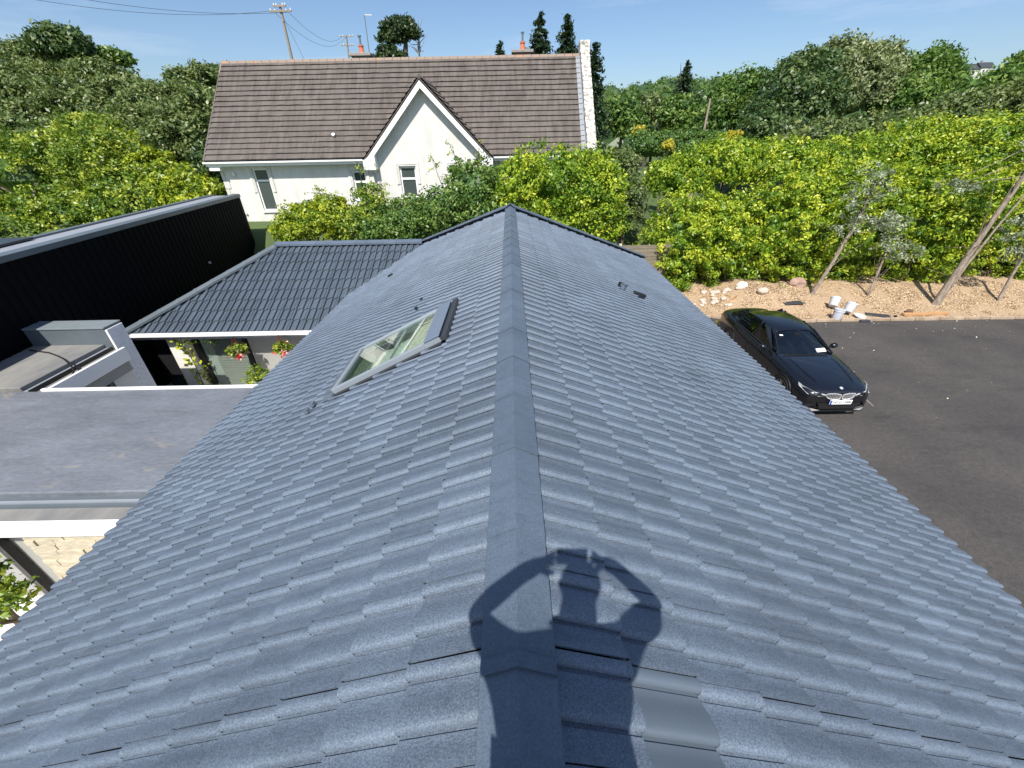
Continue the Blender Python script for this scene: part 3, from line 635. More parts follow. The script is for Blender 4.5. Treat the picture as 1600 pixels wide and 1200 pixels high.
mb = MB(); slab(mb, wx1 + 0.018, wx1 + 0.085, wy0 - 0.04, wy1 + 0.05, 0.0, 0.045); mb.build('upper_flashing', mk('dark_flashing', (0.03, 0.035, 0.04), 0.5), wino)
mb = MB()
for i in range(7):
    yy = wy0 + (wy1 - wy0) * i / 6.0; slab(mb, wx0 - 0.15 - .03 * (i % 2), wx0 - 0.003, yy - .07, yy + .05, -0.02 + .004 * (i % 2), 0.006 + .004 * (i % 2))
mb.build('lower_flashing', M['flash'], wino)
for ya, yb in ((wy0 - 0.07, wy0 - 0.004), (wy1 + 0.004, wy1 + 0.07)):
    mb = MB(); slab(mb, wx0, wx1, ya, yb, -0.05, -0.012); mb.build('shade_dark_flashing', M['frame_black'], wino)  # flashing coloured black to paint the shadow gap beside the frame
mb = MB(); slab(mb, wx0 + fw_ * 1.1, wx1 - 0.20, wy0 + fw_, wy1 - fw_, 0.028, 0.036); mb.build('pane', M['green_glass'], wino)
# light shaft and the room below
mb = MB(); xa, xb, ya, yb = wx0 + .05, wx1 - .05, wy0 + .04, wy1 - .04; dpt = 1.25
for q in ([(xa, ya), (xb, ya)], [(xb, ya), (xb, yb)], [(xb, yb), (xa, yb)], [(xa, yb), (xa, ya)]):
    a0, b0 = lp(*q[0], -0.01), lp(*q[1], -0.01); mb.add([a0, b0, b0 - [0, 0, dpt], a0 - [0, 0, dpt]], [(0, 1, 2, 3)])
mb.build('light_shaft', mk('shaft_white', (0.72, 0.78, 0.70), 0.7), wino)
mb = MB(); mb.add([lp(xa, ya, 0) - [0, 0, dpt - .01], lp(xb, ya, 0) - [0, 0, dpt - .01], lp(xb, yb, 0) - [0, 0, dpt - .01], lp(xa, yb, 0) - [0, 0, dpt - .01]], [(0, 1, 2, 3)])
mb.build('room_wall', mk('room_cream', (0.62, 0.66, 0.54), 0.8, col2=(0.40, 0.44, 0.34), scale=3.2, lo=0.4, hi=0.5), wino)
def panel(pts, up, mat, name):   # fittings just below the glass: (fraction up the slope, fraction along the ridge)
    MB().prism([lp(xa + fx * (xb - xa), ya + fy * (yb - ya), up) for fx, fy in pts], en * .012).build(name, mat, wino)
M['mint'] = mk('mint_panel', (.66, .73, .64), .7, var=.12, scale=5); M['mint_dark'] = mk('green_curtain', (.27, .32, .25), .8, var=.3, scale=8, stretch=(1, 6, 1))
panel([(.62, 0), (.985, 0), (.985, 1), (.62, 1)], -.045, M['cream'], 'roller_blind')
panel([(.30, 0), (.60, 0), (.60, .72), (.42, .72)], -.07, M['mint'], 'wall_panel')
panel([(.14, .0), (.40, .05), (.44, .66), (.26, .80)], -.085, mk('white_linen', (.80, .77, .68), .8, var=.12, scale=7), 'linen')
panel([(.0, .0), (.16, .0), (.24, .55), (.10, .95), (.0, 1)], -.06, M['mint_dark'], 'curtain')
for fx in (.42, .60): panel([(fx, 0), (fx + .025, 0), (fx + .085, 1), (fx + .06, 1)], -.025, M['upvc'], 'glazing_bar')
panel([(.985, 0), (1.0, 0), (1.0, 1), (.985, 1)], -.12, M['mint_dark'], 'blind_box')
# --- small roof fittings
def on_right(u, v, up=0.03):
    d = ray(u, v); k = (ZA + up - H) / (d[2] + T * d[0]); return np.array([0, 0, H]) + d * k
p = on_right(974, 449); MB().lathe([(0.055, -0.04), (0.055, 0.06), (0.07, 0.065), (0.07, 0.085), (0.0, 0.095)], p, 14, basis[1][1]).build('vent_cap', M['ridge'], house, sm=40)
p = on_right(968, 444); MB().lathe([(0.03, -0.03), (0.03, 0.05), (0.0, 0.055)], p, 10, basis[1][1]).build('pipe_stub', M['frame_black'], house, sm=40)
p = on_right(991, 456); mb = MB(); eu1, en1 = basis[1]
mb.prism([p - eu1 * .0 - EY * .05 - en1 * .02, p + eu1 * .26 - EY * .05 - en1 * .02, p + eu1 * .26 - EY * .05 + en1 * .05, p - EY * .05 + en1 * .012], EY * .10).build('vent_tile', M['frame_black'], house)
p = on_left(613, 428, .03); MB().bar(p, p + basis[-1][0] * .14, 0.07, 0.04).build('roof_clip', M['frame_black'], house)
for (u, v) in ((660, 466), (652, 480)):
    p = on_left(u, v, .012); MB().bar(p, p + basis[-1][0] * .05, 0.03, 0.03).build('roof_clip', M['frame_black'], house)
for (u, v) in ((491, 630), (482, 641)):
    p = on_left(u, v, .02); MB().bar(p, p + basis[-1][0] * .05, 0.07, 0.04).build('lead_tab', M['flash'], house)

# ================================================================== FLAT ROOF EXTENSION (left, in front of the courtyard)
FZ = 2.0
ext = thing('flat_roof_extension', (-8, 5.5, FL), 'grey flat roofed extension with white fascia butting the tiled roof', 'extension')
yA, yB = 3.73, 6.98
M['trim_edge'] = M['upvc']
MB().box(-14, -4.75, 4.15, yB - .06, FZ - .25, FZ + 0.0).build('roof_membrane', M['membrane'], ext, bevel=0.02)
# faint welded laps of the membrane
for yy in (4.62, 5.35, 6.1, 6.72):
    MB().box(-14, -5.0, yy, yy + .09, FZ, FZ + .004).build('membrane_lap', M['membrane'], ext)
MB().box(-14, -4.75, 3.98, 4.15, FZ - .25, FZ - .085).build('kerb_step', M['coping'], ext)
MB().box(-14, -4.75, yA + .02, 3.98, FZ - .25, FZ - .14).build('gutter_tray', M['membrane_b'], ext)
MB().box(-14, -4.75, 4.02, 4.06, FZ - .085, FZ - .06).build('drip_trim', M['membrane_pale'], ext)
x = -14.0
while x < -4.8:
    x1 = min(x + 2.02, -4.75); MB().box(x, x1 - .006, yA - .02, yA + .02, FZ - .40, FZ - .115).build('fascia_panel', M['upvc'], ext, bevel=.004); x = x + 2.02
MB().box(-9.46, -4.75, yB - .06, yB + .0, FZ - .3, FZ + .035).build('edge_trim', M['upvc'], ext, bevel=.006)
# wall below the near fascia
M['stone'] = mk('pale_stone', (0.60, 0.53, 0.40), 0.9, col2=(0.40, 0.35, 0.26), scale=5, bump=0.8, bscale=14, stretch=(1, 1, 2.2))
MB().box(-14, -8.05, 4.45, 4.62, FL, FZ - .3).build('wall', M['render_grey'], ext)
stw = MB().box(-7.0, -4.7, 3.83, 4.0, FL, FZ - .3).build('stone_wall', M['stone'], ext)
g = np.random.default_rng(31); z = FL + .02
smesh = {}
while z < FZ - .34:
    hh = 0.12 * g.uniform(.8, 1.2); x = -7.0 - g.uniform(0, .2)
    while x < -4.75:
        l = g.uniform(.22, .5); xa_, xb_ = max(x, -7.0), min(x + l, -4.72)
        if xb_ - xa_ > .06: MB().box(xa_, xb_ - .012, 3.80 + g.uniform(-.012, .012), 3.835, z, min(z + hh, FZ - .31) - .012).build('stone', M['stone'], stw)
        x += l
    z += hh
wf = MB()
for xx in (-8.05, -7.12): wf.box(xx, xx + .09, 4.40, 4.52, FL, FZ - .3)
wf.box(-7.96, -7.12, 4.40, 4.52, FZ - .40, FZ - .3)
pX = at_y(38, 880, 4.38)[0]; wf.box(pX - .05, pX + .05, 4.30, 4.42, FL, FZ - .3)
wfo = wf.build('window_wall', M['frame_black'], ext)
MB().box(-7.96, -7.12, 4.46, 4.475, FL, FZ - .40).build('pane', M['clear_glass'], wfo)
MB().box(-8.4, -6.55, 5.1, 5.14, FL, FZ - .3).build('room_screen', mk('olive_blind', (0.20, 0.20, 0.16), 0.8, var=.1), wfo)
MB().box(-14, -4.7, 6.8, 6.9, FL, FZ - .3).build('wall', M['render_white'], ext)

# ================================================================== RAISED FLAT ROOF with brick block (far left)
BZ = 1.95
xt = thing('courtyard_wing', (-10.4, 8, FL), 'low flat roofed courtyard wing with white edge and white brick pier', 'extension')
MB().box(-12.4, -9.92, 6.98, 8.98, BZ - .3, BZ + .10).build('roof_membrane', M['membrane_b'], xt, bevel=.015)
MB().box(-9.92, -9.80, 6.98, 8.98, BZ - .3, BZ + .006).build('kerb_step', M['membrane_pale'], xt)
MB().box(-9.80, -9.76, 6.98, 8.98, BZ - .3, BZ + .03).build('kerb_strip', M['frame_black'], xt)
MB().box(-9.76, -9.50, 6.98, 8.98, BZ - .3, BZ - .05).build('gutter_tray', M['membrane_b'], xt)
MB().box(-9.50, -9.43, 7.0, 8.96, BZ - .30, BZ + .03).build('edge_trim', M['upvc'], xt, bevel=.006)
MB().box(-12.3, -9.72, 8.98, 9.44, BZ - .3, 2.45).build('parapet_block', M['coping'], xt, bevel=.012)
MB().box(-12.3, -9.70, 8.96, 9.46, 2.45, 2.485).build('capping', mk('grey_capping', (0.2, 0.235, 0.255), .4, var=.15), xt, bevel=.006)
brw = MB().box(-9.72, -9.675, 8.99, 9.44, FL, 2.42).build('brick_pier', M['white'], xt)
z = FL + .03; kk = 0
M['white_brick'] = mk('white_painted_brick', (0.72, 0.74, 0.78), 0.6, var=.08, scale=9, bump=.4, bscale=50)
while z < 2.36:
    o_ = 0.11 * (kk % 2); y = 8.99 - o_
    while y < 9.43:
        a, b = max(y, 8.99), min(y + .215, 9.44)
        if b - a > .03: MB().box(-9.676, -9.667 + random.uniform(-.0015, .0015), a, b - .007, z, z + .068).build('brick', M['white_brick'], brw)
        y += .22
    z += .076; kk += 1
MB().box(-9.72, -9.56, 7.0, 8.98, BZ - 0.6, BZ - .31).build('soffit', M['render_grey'], xt)
wf = MB(); wf.box(-9.70, -9.62, 8.30, 8.42, FL, BZ - .32); wf.box(-9.70, -9.62, 7.0, 7.1, FL, BZ - .32)
wfo = wf.build('window_frame', M['frame_black'], xt)
MB().box(-9.67, -9.66, 7.1, 8.30, FL, BZ - .6).build('pane', M['clear_glass'], wfo)
MB().box(-9.68, -9.6, 8.42, 8.98, FL, BZ - .6).build('wall', M['render_white'], xt)
MB().box(-10.5, -10.45, 7.0, 8.9, FL, BZ - .32).build('room_wall', mk('olive_room', (.22, .22, .15), .8, col2=(.08, .09, .05), scale=4), xt)
# cable lying across the kerb
pts = [at_z(u, v, BZ + .115) for u, v in ((46, 547), (60, 549), (76, 551), (90, 556), (100, 561))] + [at_z(107, 567, BZ + .13), at_z(113, 574, BZ + .06), at_z(115, 582, BZ + .02), at_z(111, 589, BZ - .03), at_z(100, 597, BZ - .035), at_z(84, 603, BZ - .035)]
tag(MB().tube(pts, 0.017, 8).build('cable', M['frame_black'], sm=60), 'black cable snaking over the kerb of the far left flat roof', 'cable')
pts = [at_z(u, v, z_) for u, v, z_ in ((119, 576, BZ + .0), (124, 574, BZ + .02), (127, 578, BZ - .02))]
tag(MB().tube(pts, 0.02, 8).build('clamp', M['frame_black'], sm=60), 'small dark loop beside the black cable on the kerb', 'cable clip')

# ================================================================== BLACK CLAD BUILDING
BT = H - 2.15
bA = at_z(373, 303, BT); bB = at_z(0, 400, BT); dirb = (bA - bB) / np.linalg.norm(bA - bB); bN = bB - dirb * 7.0; left = np.array([-dirb[1], dirb[0], 0])
blk = thing('black_clad_building', ((bA[0] + bN[0]) / 2, (bA[1] + bN[1]) / 2, FL), 'long black metal clad building with grey coping on the left', 'building')
dz_ = np.array([0, 0, 1.0]); wid = 1.35
MB().prism([bN - dz_ * .10, bA - dz_ * .10, bA + left * wid - dz_ * .10, bN + left * wid - dz_ * .10], -dz_ * (BT - .10 - FL)).build('wall', M['black_metal'], blk)
wid_ = 0; right = -left; Lb = np.linalg.norm(bA - bN); s = 0.05
seam_me = None
while s < Lb - .1:
    a = bN + dirb * s
    MB().prism([a + right * .001, a + dirb * .04 + right * .001, a + dirb * .03 + right * .02, a + dirb * .01 + right * .02], -dz_ * 0.0 + np.array([0, 0, BT - .12 - FL]) * 1.0).build('cladding_rib', M['black_metal'], blk) if False else None
    m_ = MB(); q = [a + right * .0, a + dirb * .06 + right * .0, a + dirb * .048 + right * .022, a + dirb * .012 + right * .022]; q = [np.array([c[0], c[1], FL]) for c in q]
    m_.prism(q, (0, 0, BT - .12 - FL)).build('cladding_rib', M['black_metal'], blk); s += 0.25
x0c = 0
while x0c < Lb:
    l_ = min(3.0, Lb - x0c); a, b = bN + dirb * x0c, bN + dirb * (x0c + l_ - .012)
    MB().prism([a + right * .05 - dz_ * .14, a + right * .05 + dz_ * .0, a + left * .22 + dz_ * .02, a + left * .22 - dz_ * .14], b - a).build('coping', M['coping'], blk, bevel=.006); x0c += l_
MB().prism([bN + left * .22 - dz_ * .07, bA + left * .22 - dz_ * .07, bA + left * wid - dz_ * .07, bN + left * wid - dz_ * .07], dz_ * .02).build('roof_membrane', M['membrane_pale'], blk)
MB().prism([bN + left * (wid - .2) - dz_ * .09, bA + left * (wid - .2) - dz_ * .09, bA + left * wid - dz_ * .09, bN + left * wid - dz_ * .09], dz_ * .09).build('coping', M['coping'], blk)
pa = at_z(0, 392, BT - .03); 
q0, q1 = at_z(10, 392, BT - .02), at_z(58, 372, BT - .02)
for i, s_ in enumerate((0.0,)):
    a = q1 - dirb * 6.5 + left * .0; MB().prism([a, a + dirb * 6.4, a + dirb * 6.4 + left * .75, a + left * .75], dz_ * .05).build('rooflight', mk('dark_rooflight', (.03, .035, .045), .35), blk)
p = bN + dirb * (Lb - 2.2); p = at_y(325, 415, 17.5); 
# small pale outlet on the black wall
c_ = bA - dirb * 4.4 + right * .03; MB().lathe([(.05, 0), (.05, .06), (0, .065)], (c_[0], c_[1], 1.95), 12, right).build('wall_light', mk('pale_fitting', (.35, .35, .35), .5), blk)
# ================================================================== NEIGHBOUR'S HOUSE
NY, NR = 24.0, 28.5                       # eave edge and ridge in y
EZ, RZ = H - 0.86, H + 3.72
nbX0, nbX1 = -15.75, 3.92
GZ = 2.3
nb = thing('white_house', (-6, 26, GZ), 'white rendered house with brown tiled roof and pointed front gable', 'house')
M['nb_wall'] = mk('white_render_wall', (0.70, 0.695, 0.665), 0.85, col2=(0.57, 0.56, 0.525), scale=1.6, detail=8, bump=.15, bscale=30, stretch=(1.4, 1, .45))
def nb_tile():
    m, t, b, N, K = mat_base('brown_concrete_tile'); g = N('ShaderNodeNewGeometry'); pos = g.outputs['Position']
    def noise(sc, st, det=6):
        q = N('ShaderNodeMapping'); q.inputs['Scale'].default_value = st; K(pos, q.inputs['Vector']); n = N('ShaderNodeTexNoise'); n.inputs['Scale'].default_value = sc; n.inputs['Detail'].default_value = det; n.inputs['Roughness'].default_value = .65; K(q.outputs[0], n.inputs['Vector']); return n.outputs['Fac']
    def ramp(f, p0, p1, c0, c1):
        r = N('ShaderNodeValToRGB'); e = r.color_ramp.elements; e[0].position = p0; e[1].position = p1; e[0].color = (*c0, 1); e[1].color = (*c1, 1); K(f, r.inputs['Fac']); return r.outputs['Color']
    base = ramp(noise(2.2, (1, .35, .35)), .3, .7, (.09, .076, .067), (.138, .12, .109))
    st = ramp(noise(5.5, (1, .12, .12), 8), .36, .58, (.70, .69, .68), (1.05, 1.04, 1.03)); base = mix_rgb(N, K, base, st, .85, 'MULTIPLY')
    gr = ramp(noise(40, (1, 1, 1), 3), .3, .7, (.8, .8, .8), (1.2, 1.2, 1.2)); base = mix_rgb(N, K, base, gr, .8, 'MULTIPLY')
    K(base, b.inputs['Base Color']); b.inputs['Roughness'].default_value = .9; return m
M['nb_tile'] = nb_tile()
M['lichen'] = mk('lichened_ridge', (0.24, 0.19, 0.155), .9, col2=(0.40, 0.20, 0.09), scale=2.6, lo=.33, hi=.45)
M['nb_trim'] = mk('white_trim', (.80, .81, .80), .4)
slope = (RZ - EZ) / (NR - NY); sn = math.hypot(1, slope); nu = np.array([0, 1 / sn, slope / sn]); nn = np.array([0, -slope / sn, 1 / sn]); SL = sn * (NR - NY)
def npt(x, s, up): return np.array([x, NY, EZ]) + nu * s + nn * up
nroof = MB().prism([npt(nbX0, 0, -.12), npt(nbX1, 0, -.12), npt(nbX1, SL, -.12), npt(nbX0, SL, -.12)], nn * .08).build('roof', M['nb_tile'], nb)
MB().prism([(nbX0, NR, RZ - .12), (nbX1, NR, RZ - .12), (nbX1, NR + 4.5, EZ), (nbX0, NR + 4.5, EZ)], (0, 0, .08)).build('roof_back', M['nb_tile'], nb)
NC = 19; cs = SL / NC
g = np.random.default_rng(8)
for k in range(NC):
    nseg = 66; xs_ = np.linspace(nbX0, nbX1, nseg + 1); jj = g.normal(0, .004, nseg + 1); vs = []; fs = []
    for i, x in enumerate(xs_):
        s0 = k * cs + jj[i]; vs += [npt(x, s0, .005 + jj[i]), npt(x, s0, .078 + jj[i]), npt(x, min(s0 + cs + .06, SL), .008)]
    for i in range(nseg): fs += [(3 * i, 3 * i + 3, 3 * i + 4, 3 * i + 1), (3 * i + 1, 3 * i + 4, 3 * i + 5, 3 * i + 2)]
    MB().add(vs, fs).build('tile_course', M['nb_tile'], nroof)
x = nbX0 - .03
while x < nbX1 - .1:
    MB().prism([(x, NR - .13, RZ - .08), (x, NR - .04, RZ + .06), (x, NR + .04, RZ + .06), (x, NR + .13, RZ - .08)], (.44, 0, 0)).build('ridge_tile', M['lichen'], nroof, bevel=.02); x += .45
for k in range(16): 
    s = SL * k / 16; MB().prism([npt(nbX0 - .05, s, -.06), npt(nbX0 + .02, s, -.06), npt(nbX0 + .02, s, .06), npt(nbX0 - .05, s, .06)], nu * (SL / 16 - .01)).build('verge_tile', M['lichen'] if k > 13 else M['nb_tile'], nroof)
# walls with openings
WYN = 24.5
def wall_open(x0, x1, z0, z1, y0, y1, ops):
    mb = MB(); xs_ = sorted({x0, x1, *[a for o in ops for a in o[:2]]})
    for a, b in zip(xs_[:-1], xs_[1:]):
        zs = [(z0, z1)]
        for oa, ob, oz0, oz1 in ops:
            if oa < (a + b) / 2 < ob: zs = [(z0, oz0), (oz1, z1)]
        for za, zb in zs:
            if zb - za > .01: mb.box(a, b, y0, y1, za, zb)
    return mb
def win_open(parent, x0, x1, z0, z1, y, transom=.68, surround=True, panel=False):
    f = MB(); t_ = .075; yy = y + .10
    f.box(x0, x0 + t_, yy, yy + .07, z0, z1); f.box(x1 - t_, x1, yy, yy + .07, z0, z1); f.box(x0 + t_, x1 - t_, yy, yy + .07, z1 - t_, z1); f.box(x0 + t_, x1 - t_, yy, yy + .07, z0, z0 + t_)
    zt = z0 + (z1 - z0) * transom; f.box(x0 + t_, x1 - t_, yy, yy + .07, zt - .05, zt + .05)
    fo = f.build('window', M['upvc'], parent)
    MB().box(x0 + t_, x1 - t_, yy + .03, yy + .04, zt + .05, z1 - t_).build('pane', M['nb_glass'], fo); MB().box(x0 + t_, x1 - t_, yy + .03, yy + .04, z0 + t_, zt - .05).build('pane', M['nb_glass'], fo)
    MB().box(x0 - .05, x1 + .05, y - .08, y + .10, z0 - .08, z0 - .002).build('sill', M['nb_trim'], fo)
    if surround:
        s_ = MB(); w_ = .16
        for a, b, d in ((.03, .09, .03), (.10, .2, .045)):
            s_.box(x0 - b, x0 - a, y - d, y + .0, z0 + .9 * (z1 - z0) * .5, z1 + a); s_.box(x1 + a, x1 + b, y - d, y + .0, z0 + .9 * (z1 - z0) * .5, z1 + a); s_.box(x0 - b, x1 + b, y - d, y + .0, z1 + a, z1 + b)
        s_.build('surround', M['nb_wall'], fo)
    return fo
M['nb_glass'] = mk('window_glass', (.06, .075, .075), .06, spec=.8)
op1 = (-13.75, -12.95, GZ + .55, 4.93); op2 = (-8.45, -7.75, 3.35, 4.72)
wall_open(nbX0 + .35, 3.9, GZ - 1.5, EZ - .10, WYN, WYN + .3, [op1, op2]).build('wall', M['nb_wall'], nb)
MB().prism([(nbX0 + .35, WYN + .3, GZ - 1.5), (nbX0 + .35, 32.5, GZ - 1.5), (nbX0 + .35, 32.5, EZ - .1), (nbX0 + .35, NR, RZ - .35), (nbX0 + .35, WYN + .3, EZ - .1)], (.3, 0, 0)).build('gable_wall', M['nb_wall'], nb)
win_open(nb, *op1, WYN, .72); win_open(nb, *op2, WYN, .62)
MB().box(nbX0 + .02, -7.35, NY + .07, WYN - .003, EZ - .14, EZ - .10).build('soffit', M['nb_trim'], nb)
MB().box(-.9, nbX1, NY + .07, WYN - .003, EZ - .14, EZ - .10).build('soffit', M['nb_trim'], nb)
for a, b in ((nbX0 - .05, -7.4), (-.85, nbX1)):
    MB().box(a, b, NY + .045, NY + .07, EZ - .26, EZ - .04).build('fascia_board', M['nb_trim'], nb)
    MB().prism([(a - .05, NY - .02 + q, EZ - .08 + r_) for q, r_ in [(.06, .03), (.06, -.04), (.0, -.075), (-.06, -.04), (-.06, .03), (-.05, .03), (-.05, -.03), (0, -.06), (.05, -.03), (.05, .03)]], (b - a, 0, 0)).build('gutter', M['upvc'], nb)
MB().box(nbX0 + .06, nbX0 + .6, NY + .07, WYN, EZ - .45, EZ - .14).build('eaves_box', M['nb_trim'], nb)
for i in range(5): MB().box(nbX0 + .3, nbX0 + (.62 if i % 2 else .48), WYN - .03, WYN + .1, EZ - .5 - .42 * (i + 1), EZ - .5 - .42 * i - .03).build('quoin', mk('grey_quoin', (.62, .61, .58), .9, var=.1), nb, bevel=.01)
c_ = at_y(364, 272, WYN - .1); MB().lathe([(.02, 0), (.08, .02), (.10, .06), (.08, .12), (0, .14)], (c_[0], WYN - .0, c_[2]), 12, (0, -1, 0)).build('wall_lamp', M['nb_trim'], nb, sm=60)
c_ = npt(0, 0, 0); p = at_y(522, 214, NY + .9); MB().lathe([(.06, -.05), (.06, .10), (.09, .11), (.0, .16)], npt(p[0], .95 * sn, .05), 10, nn).build('roof_vent', M['nb_trim'], nb, sm=50)
# gable
GX, GAZ, GF = -4.12, H + 2.43, 23.4; gs = 1.02; hw = 3.28
def gz(x): return GAZ - gs * abs(x - GX)
GWY = 23.8
go = [(-5.72, -4.88, 3.45, 4.92), (-3.12, -2.28, 3.45, 4.92)]
wall_open(GX - hw + .45, GX + hw - .45, GZ - 1.5, gz(GX + hw - .45) - .1, GWY, GWY + .3, go).build('wall', M['nb_wall'], nb)
MB().prism([(GX - hw + .45, GWY, gz(GX + hw - .45) - .1), (GX + hw - .45, GWY, gz(GX + hw - .45) - .1), (GX, GWY, GAZ - .12)], (0, .3, 0)).build('gable_wall', M['nb_wall'], nb)
for o_ in go: win_open(nb, *o_, GWY, .62)
gn = math.hypot(1, gs)
for sd in (-1, 1):
    groof = MB().prism([(GX, GF, GAZ - .1), (GX + sd * hw, GF, gz(GX + hw) - .1), (GX + sd * hw, NY + .3, gz(GX + hw) - .1), (GX, NY + (GAZ - EZ) / slope, GAZ - .1)], (0, 0, .05)).build('gable_roof', M['nb_tile'], nb)
    nk = 14; un = np.array([sd / gn, 0, -gs / gn]); en_ = np.array([sd * gs / gn, 0, 1 / gn]); ln = hw * gn / nk
    for k in range(nk):
        s0, s1 = k * ln, (k + 1) * ln + .05; pts = []
        def gp(s, y, up): return np.array([GX, y, GAZ]) + un * s + en_ * up
        def yv(s): return NY + max(0.05, ((GAZ - gs / gn * s) - EZ) / slope + .12)
        MB().add([gp(s0 - .03, GF, .0), gp(s1 - .05, GF, .05), gp(s1 - .05, yv(s1), .05), gp(s0 - .03, yv(s0), .0), gp(s1 - .05, GF, .0), gp(s1 - .05, yv(s1), .0)], [(0, 1, 2, 3), (1, 4, 5, 2)]).build('tile_course', M['nb_tile'], groof)
    a, b = np.array([GX, GF - .02, GAZ - .33]), np.array([GX + sd * hw, GF - .02, gz(GX + hw) - .33])
    MB().prism([a + [0, 0, .16], b + [0, 0, .16], b - [0, 0, .13], a - [0, 0, .13]], (0, .035, 0)).build('bargeboard', M['nb_trim'], nb)
    MB().prism([a + [0, .04, .06], b + [0, .04, .06], b + [-sd * .0, .04, .02], a + [0, .04, .02]], (0, .40, 0)).build('barge_soffit', M['nb_trim'], nb)
    e_ = GX + sd * hw; MB().prism([(e_, GF - .015, gz(GX + hw) - .06), (e_ - sd * .02, GF - .015, gz(GX + hw) - .46), (e_ - sd * .62, GF - .015, gz(GX + hw) - .46), (e_ - sd * .62, GF - .015, gz(GX + hw) + .32)], (0, .42, 0)).build('eaves_box', M['nb_trim'], nb)
MB().prism([(GX - .12, GF, GAZ - .08), (GX, GF, GAZ + .06), (GX + .12, GF, GAZ - .08)], (0, 3.6, 0)).build('gable_ridge', M['nb_tile'], nb)
# right parapet, flashing
M['parapet'] = mk('stained_parapet', (.70, .69, .64), .9, col2=(.24, .23, .2), scale=5.5, lo=.45, hi=.56, detail=8)
MB().prism([npt(nbX1 + .02, -.25, -.5), npt(nbX1 + .5, -.25, -.5), npt(nbX1 + .5, SL, -.5), npt(nbX1 + .02, SL, -.5)], nn * .95).build('parapet', M['parapet'], nb, bevel=.02)
MB().box(nbX1 + .0, nbX1 + .52, NR - .35, NR + .35, RZ - .5, RZ + .58).build('parapet_apex', M['parapet'], nb, bevel=.02)
MB().prism([npt(nbX1 - .2, 0, .05), npt(nbX1 + .02, 0, .05), npt(nbX1 + .02, SL - .2, .05), npt(nbX1 - .2, SL - .2, .05)], nn * .02).build('flashing', M['membrane_pale'], nb)
# chimneys
M['chim'] = mk('grey_chimney', (.33, .30, .28), .9, col2=(.22, .2, .19), scale=4); M['pot'] = mk('terracotta_pot', (.58, .16, .075), .7, var=.15); M['steel'] = mk('flue_steel', (.3, .29, .28), .35, metal=.8)
NR0 = NR
for cx, brick in ((-8.2, 0), (.83, 1)):
    NR = NR0 + .75
    ch = MB().box(cx - .48, cx + .48, NR - .35, NR + .35, RZ - .6, RZ + .20).build('chimney', M['chim'] if not brick else mk('brick_chimney', (.32, .22, .17), .9, var=.3, scale=8), nb)
    MB().box(cx - .60, cx + .60, NR - .47, NR + .47, RZ + .20, RZ + .34).build('cap', M['chim'], ch, bevel=.02)
    MB().lathe([(.16, 0), (.14, .05), (.12, .3), (.15, .32), (.15, .38), (.10, .38)], (cx + .02, NR, RZ + .34), 14).build('pot', M['pot'], ch, sm=40)
    MB().lathe([(.055, 0), (.055, .42), (.10, .43), (.10, .48), (0, .5)], (cx + .02, NR, RZ + .66), 10).build('flue', M['steel'], ch, sm=40)
NR = NR0
MB().box(3.55, 3.95, 23.6, 24.2, 4.6, 5.0).build('eaves_box', M['nb_trim'], nb)

# ================================================================== BLACK CAR (faces the camera, parallel to the house)
CX, CYF, CS = 8.02, 8.30, 1.07
car = thing('parked_car', (CX, CYF + 2.5, 0), 'glossy black saloon car parked beside the tiled roof', 'car')
M['car'] = mk('black_car_paint', (.0035, .004, .006), .22, spec=.6, coat=1.0); M['chrome'] = mk('chrome', (.66, .67, .69), .2, metal=.5)
M['tyre'] = mk('tyre_rubber', (.012, .012, .012), .75); M['rim'] = mk('grey_alloy', (.34, .32, .30), .35, metal=.4); M['plastic'] = mk('black_plastic', (.01, .01, .011), .5)
M['car_glass'] = glass('car_glass', (.24, .29, .30), .10)
def cl(x, y, z): return np.array([CX + x, CYF + y * CS, z])
ST = [(0.0, [.50, .60, .66, .63, .52, .30, 0], [.24, .31, .47, .60, .655, .69, .70]),
      (0.05, [.66, .76, .79, .745, .61, .32, 0], [.19, .28, .49, .655, .715, .75, .76]),
      (.28, [.77, .865, .885, .84, .68, .37, 0], [.17, .26, .51, .735, .795, .822, .83]),
      (.80, [.78, .885, .915, .875, .72, .40, 0], [.16, .25, .54, .83, .882, .898, .902]),
      (1.35, [.79, .885, .914, .88, .735, .40, 0], [.16, .25, .56, .885, .935, .955, .96]),
      (1.60, [.79, .885, .914, .88, .74, .40, 0], [.16, .25, .56, .90, .94, .94, .94]),
      (2.50, [.79, .885, .914, .88, .74, .40, 0], [.16, .25, .57, .915, .93, .93, .93]),
      (3.50, [.79, .885, .914, .885, .74, .40, 0], [.16, .25, .58, .945, .955, .955, .955]),
      (4.05, [.79, .885, .908, .87, .73, .40, 0], [.18, .27, .60, .95, 1.01, 1.03, 1.035]),
      (4.50, [.77, .85, .87, .82, .68, .38, 0], [.22, .32, .62, .93, 1.01, 1.045, 1.05]),
      (4.66, [.68, .76, .79, .74, .61, .32, 0], [.28, .37, .62, .87, .965, 1.0, 1.005])]
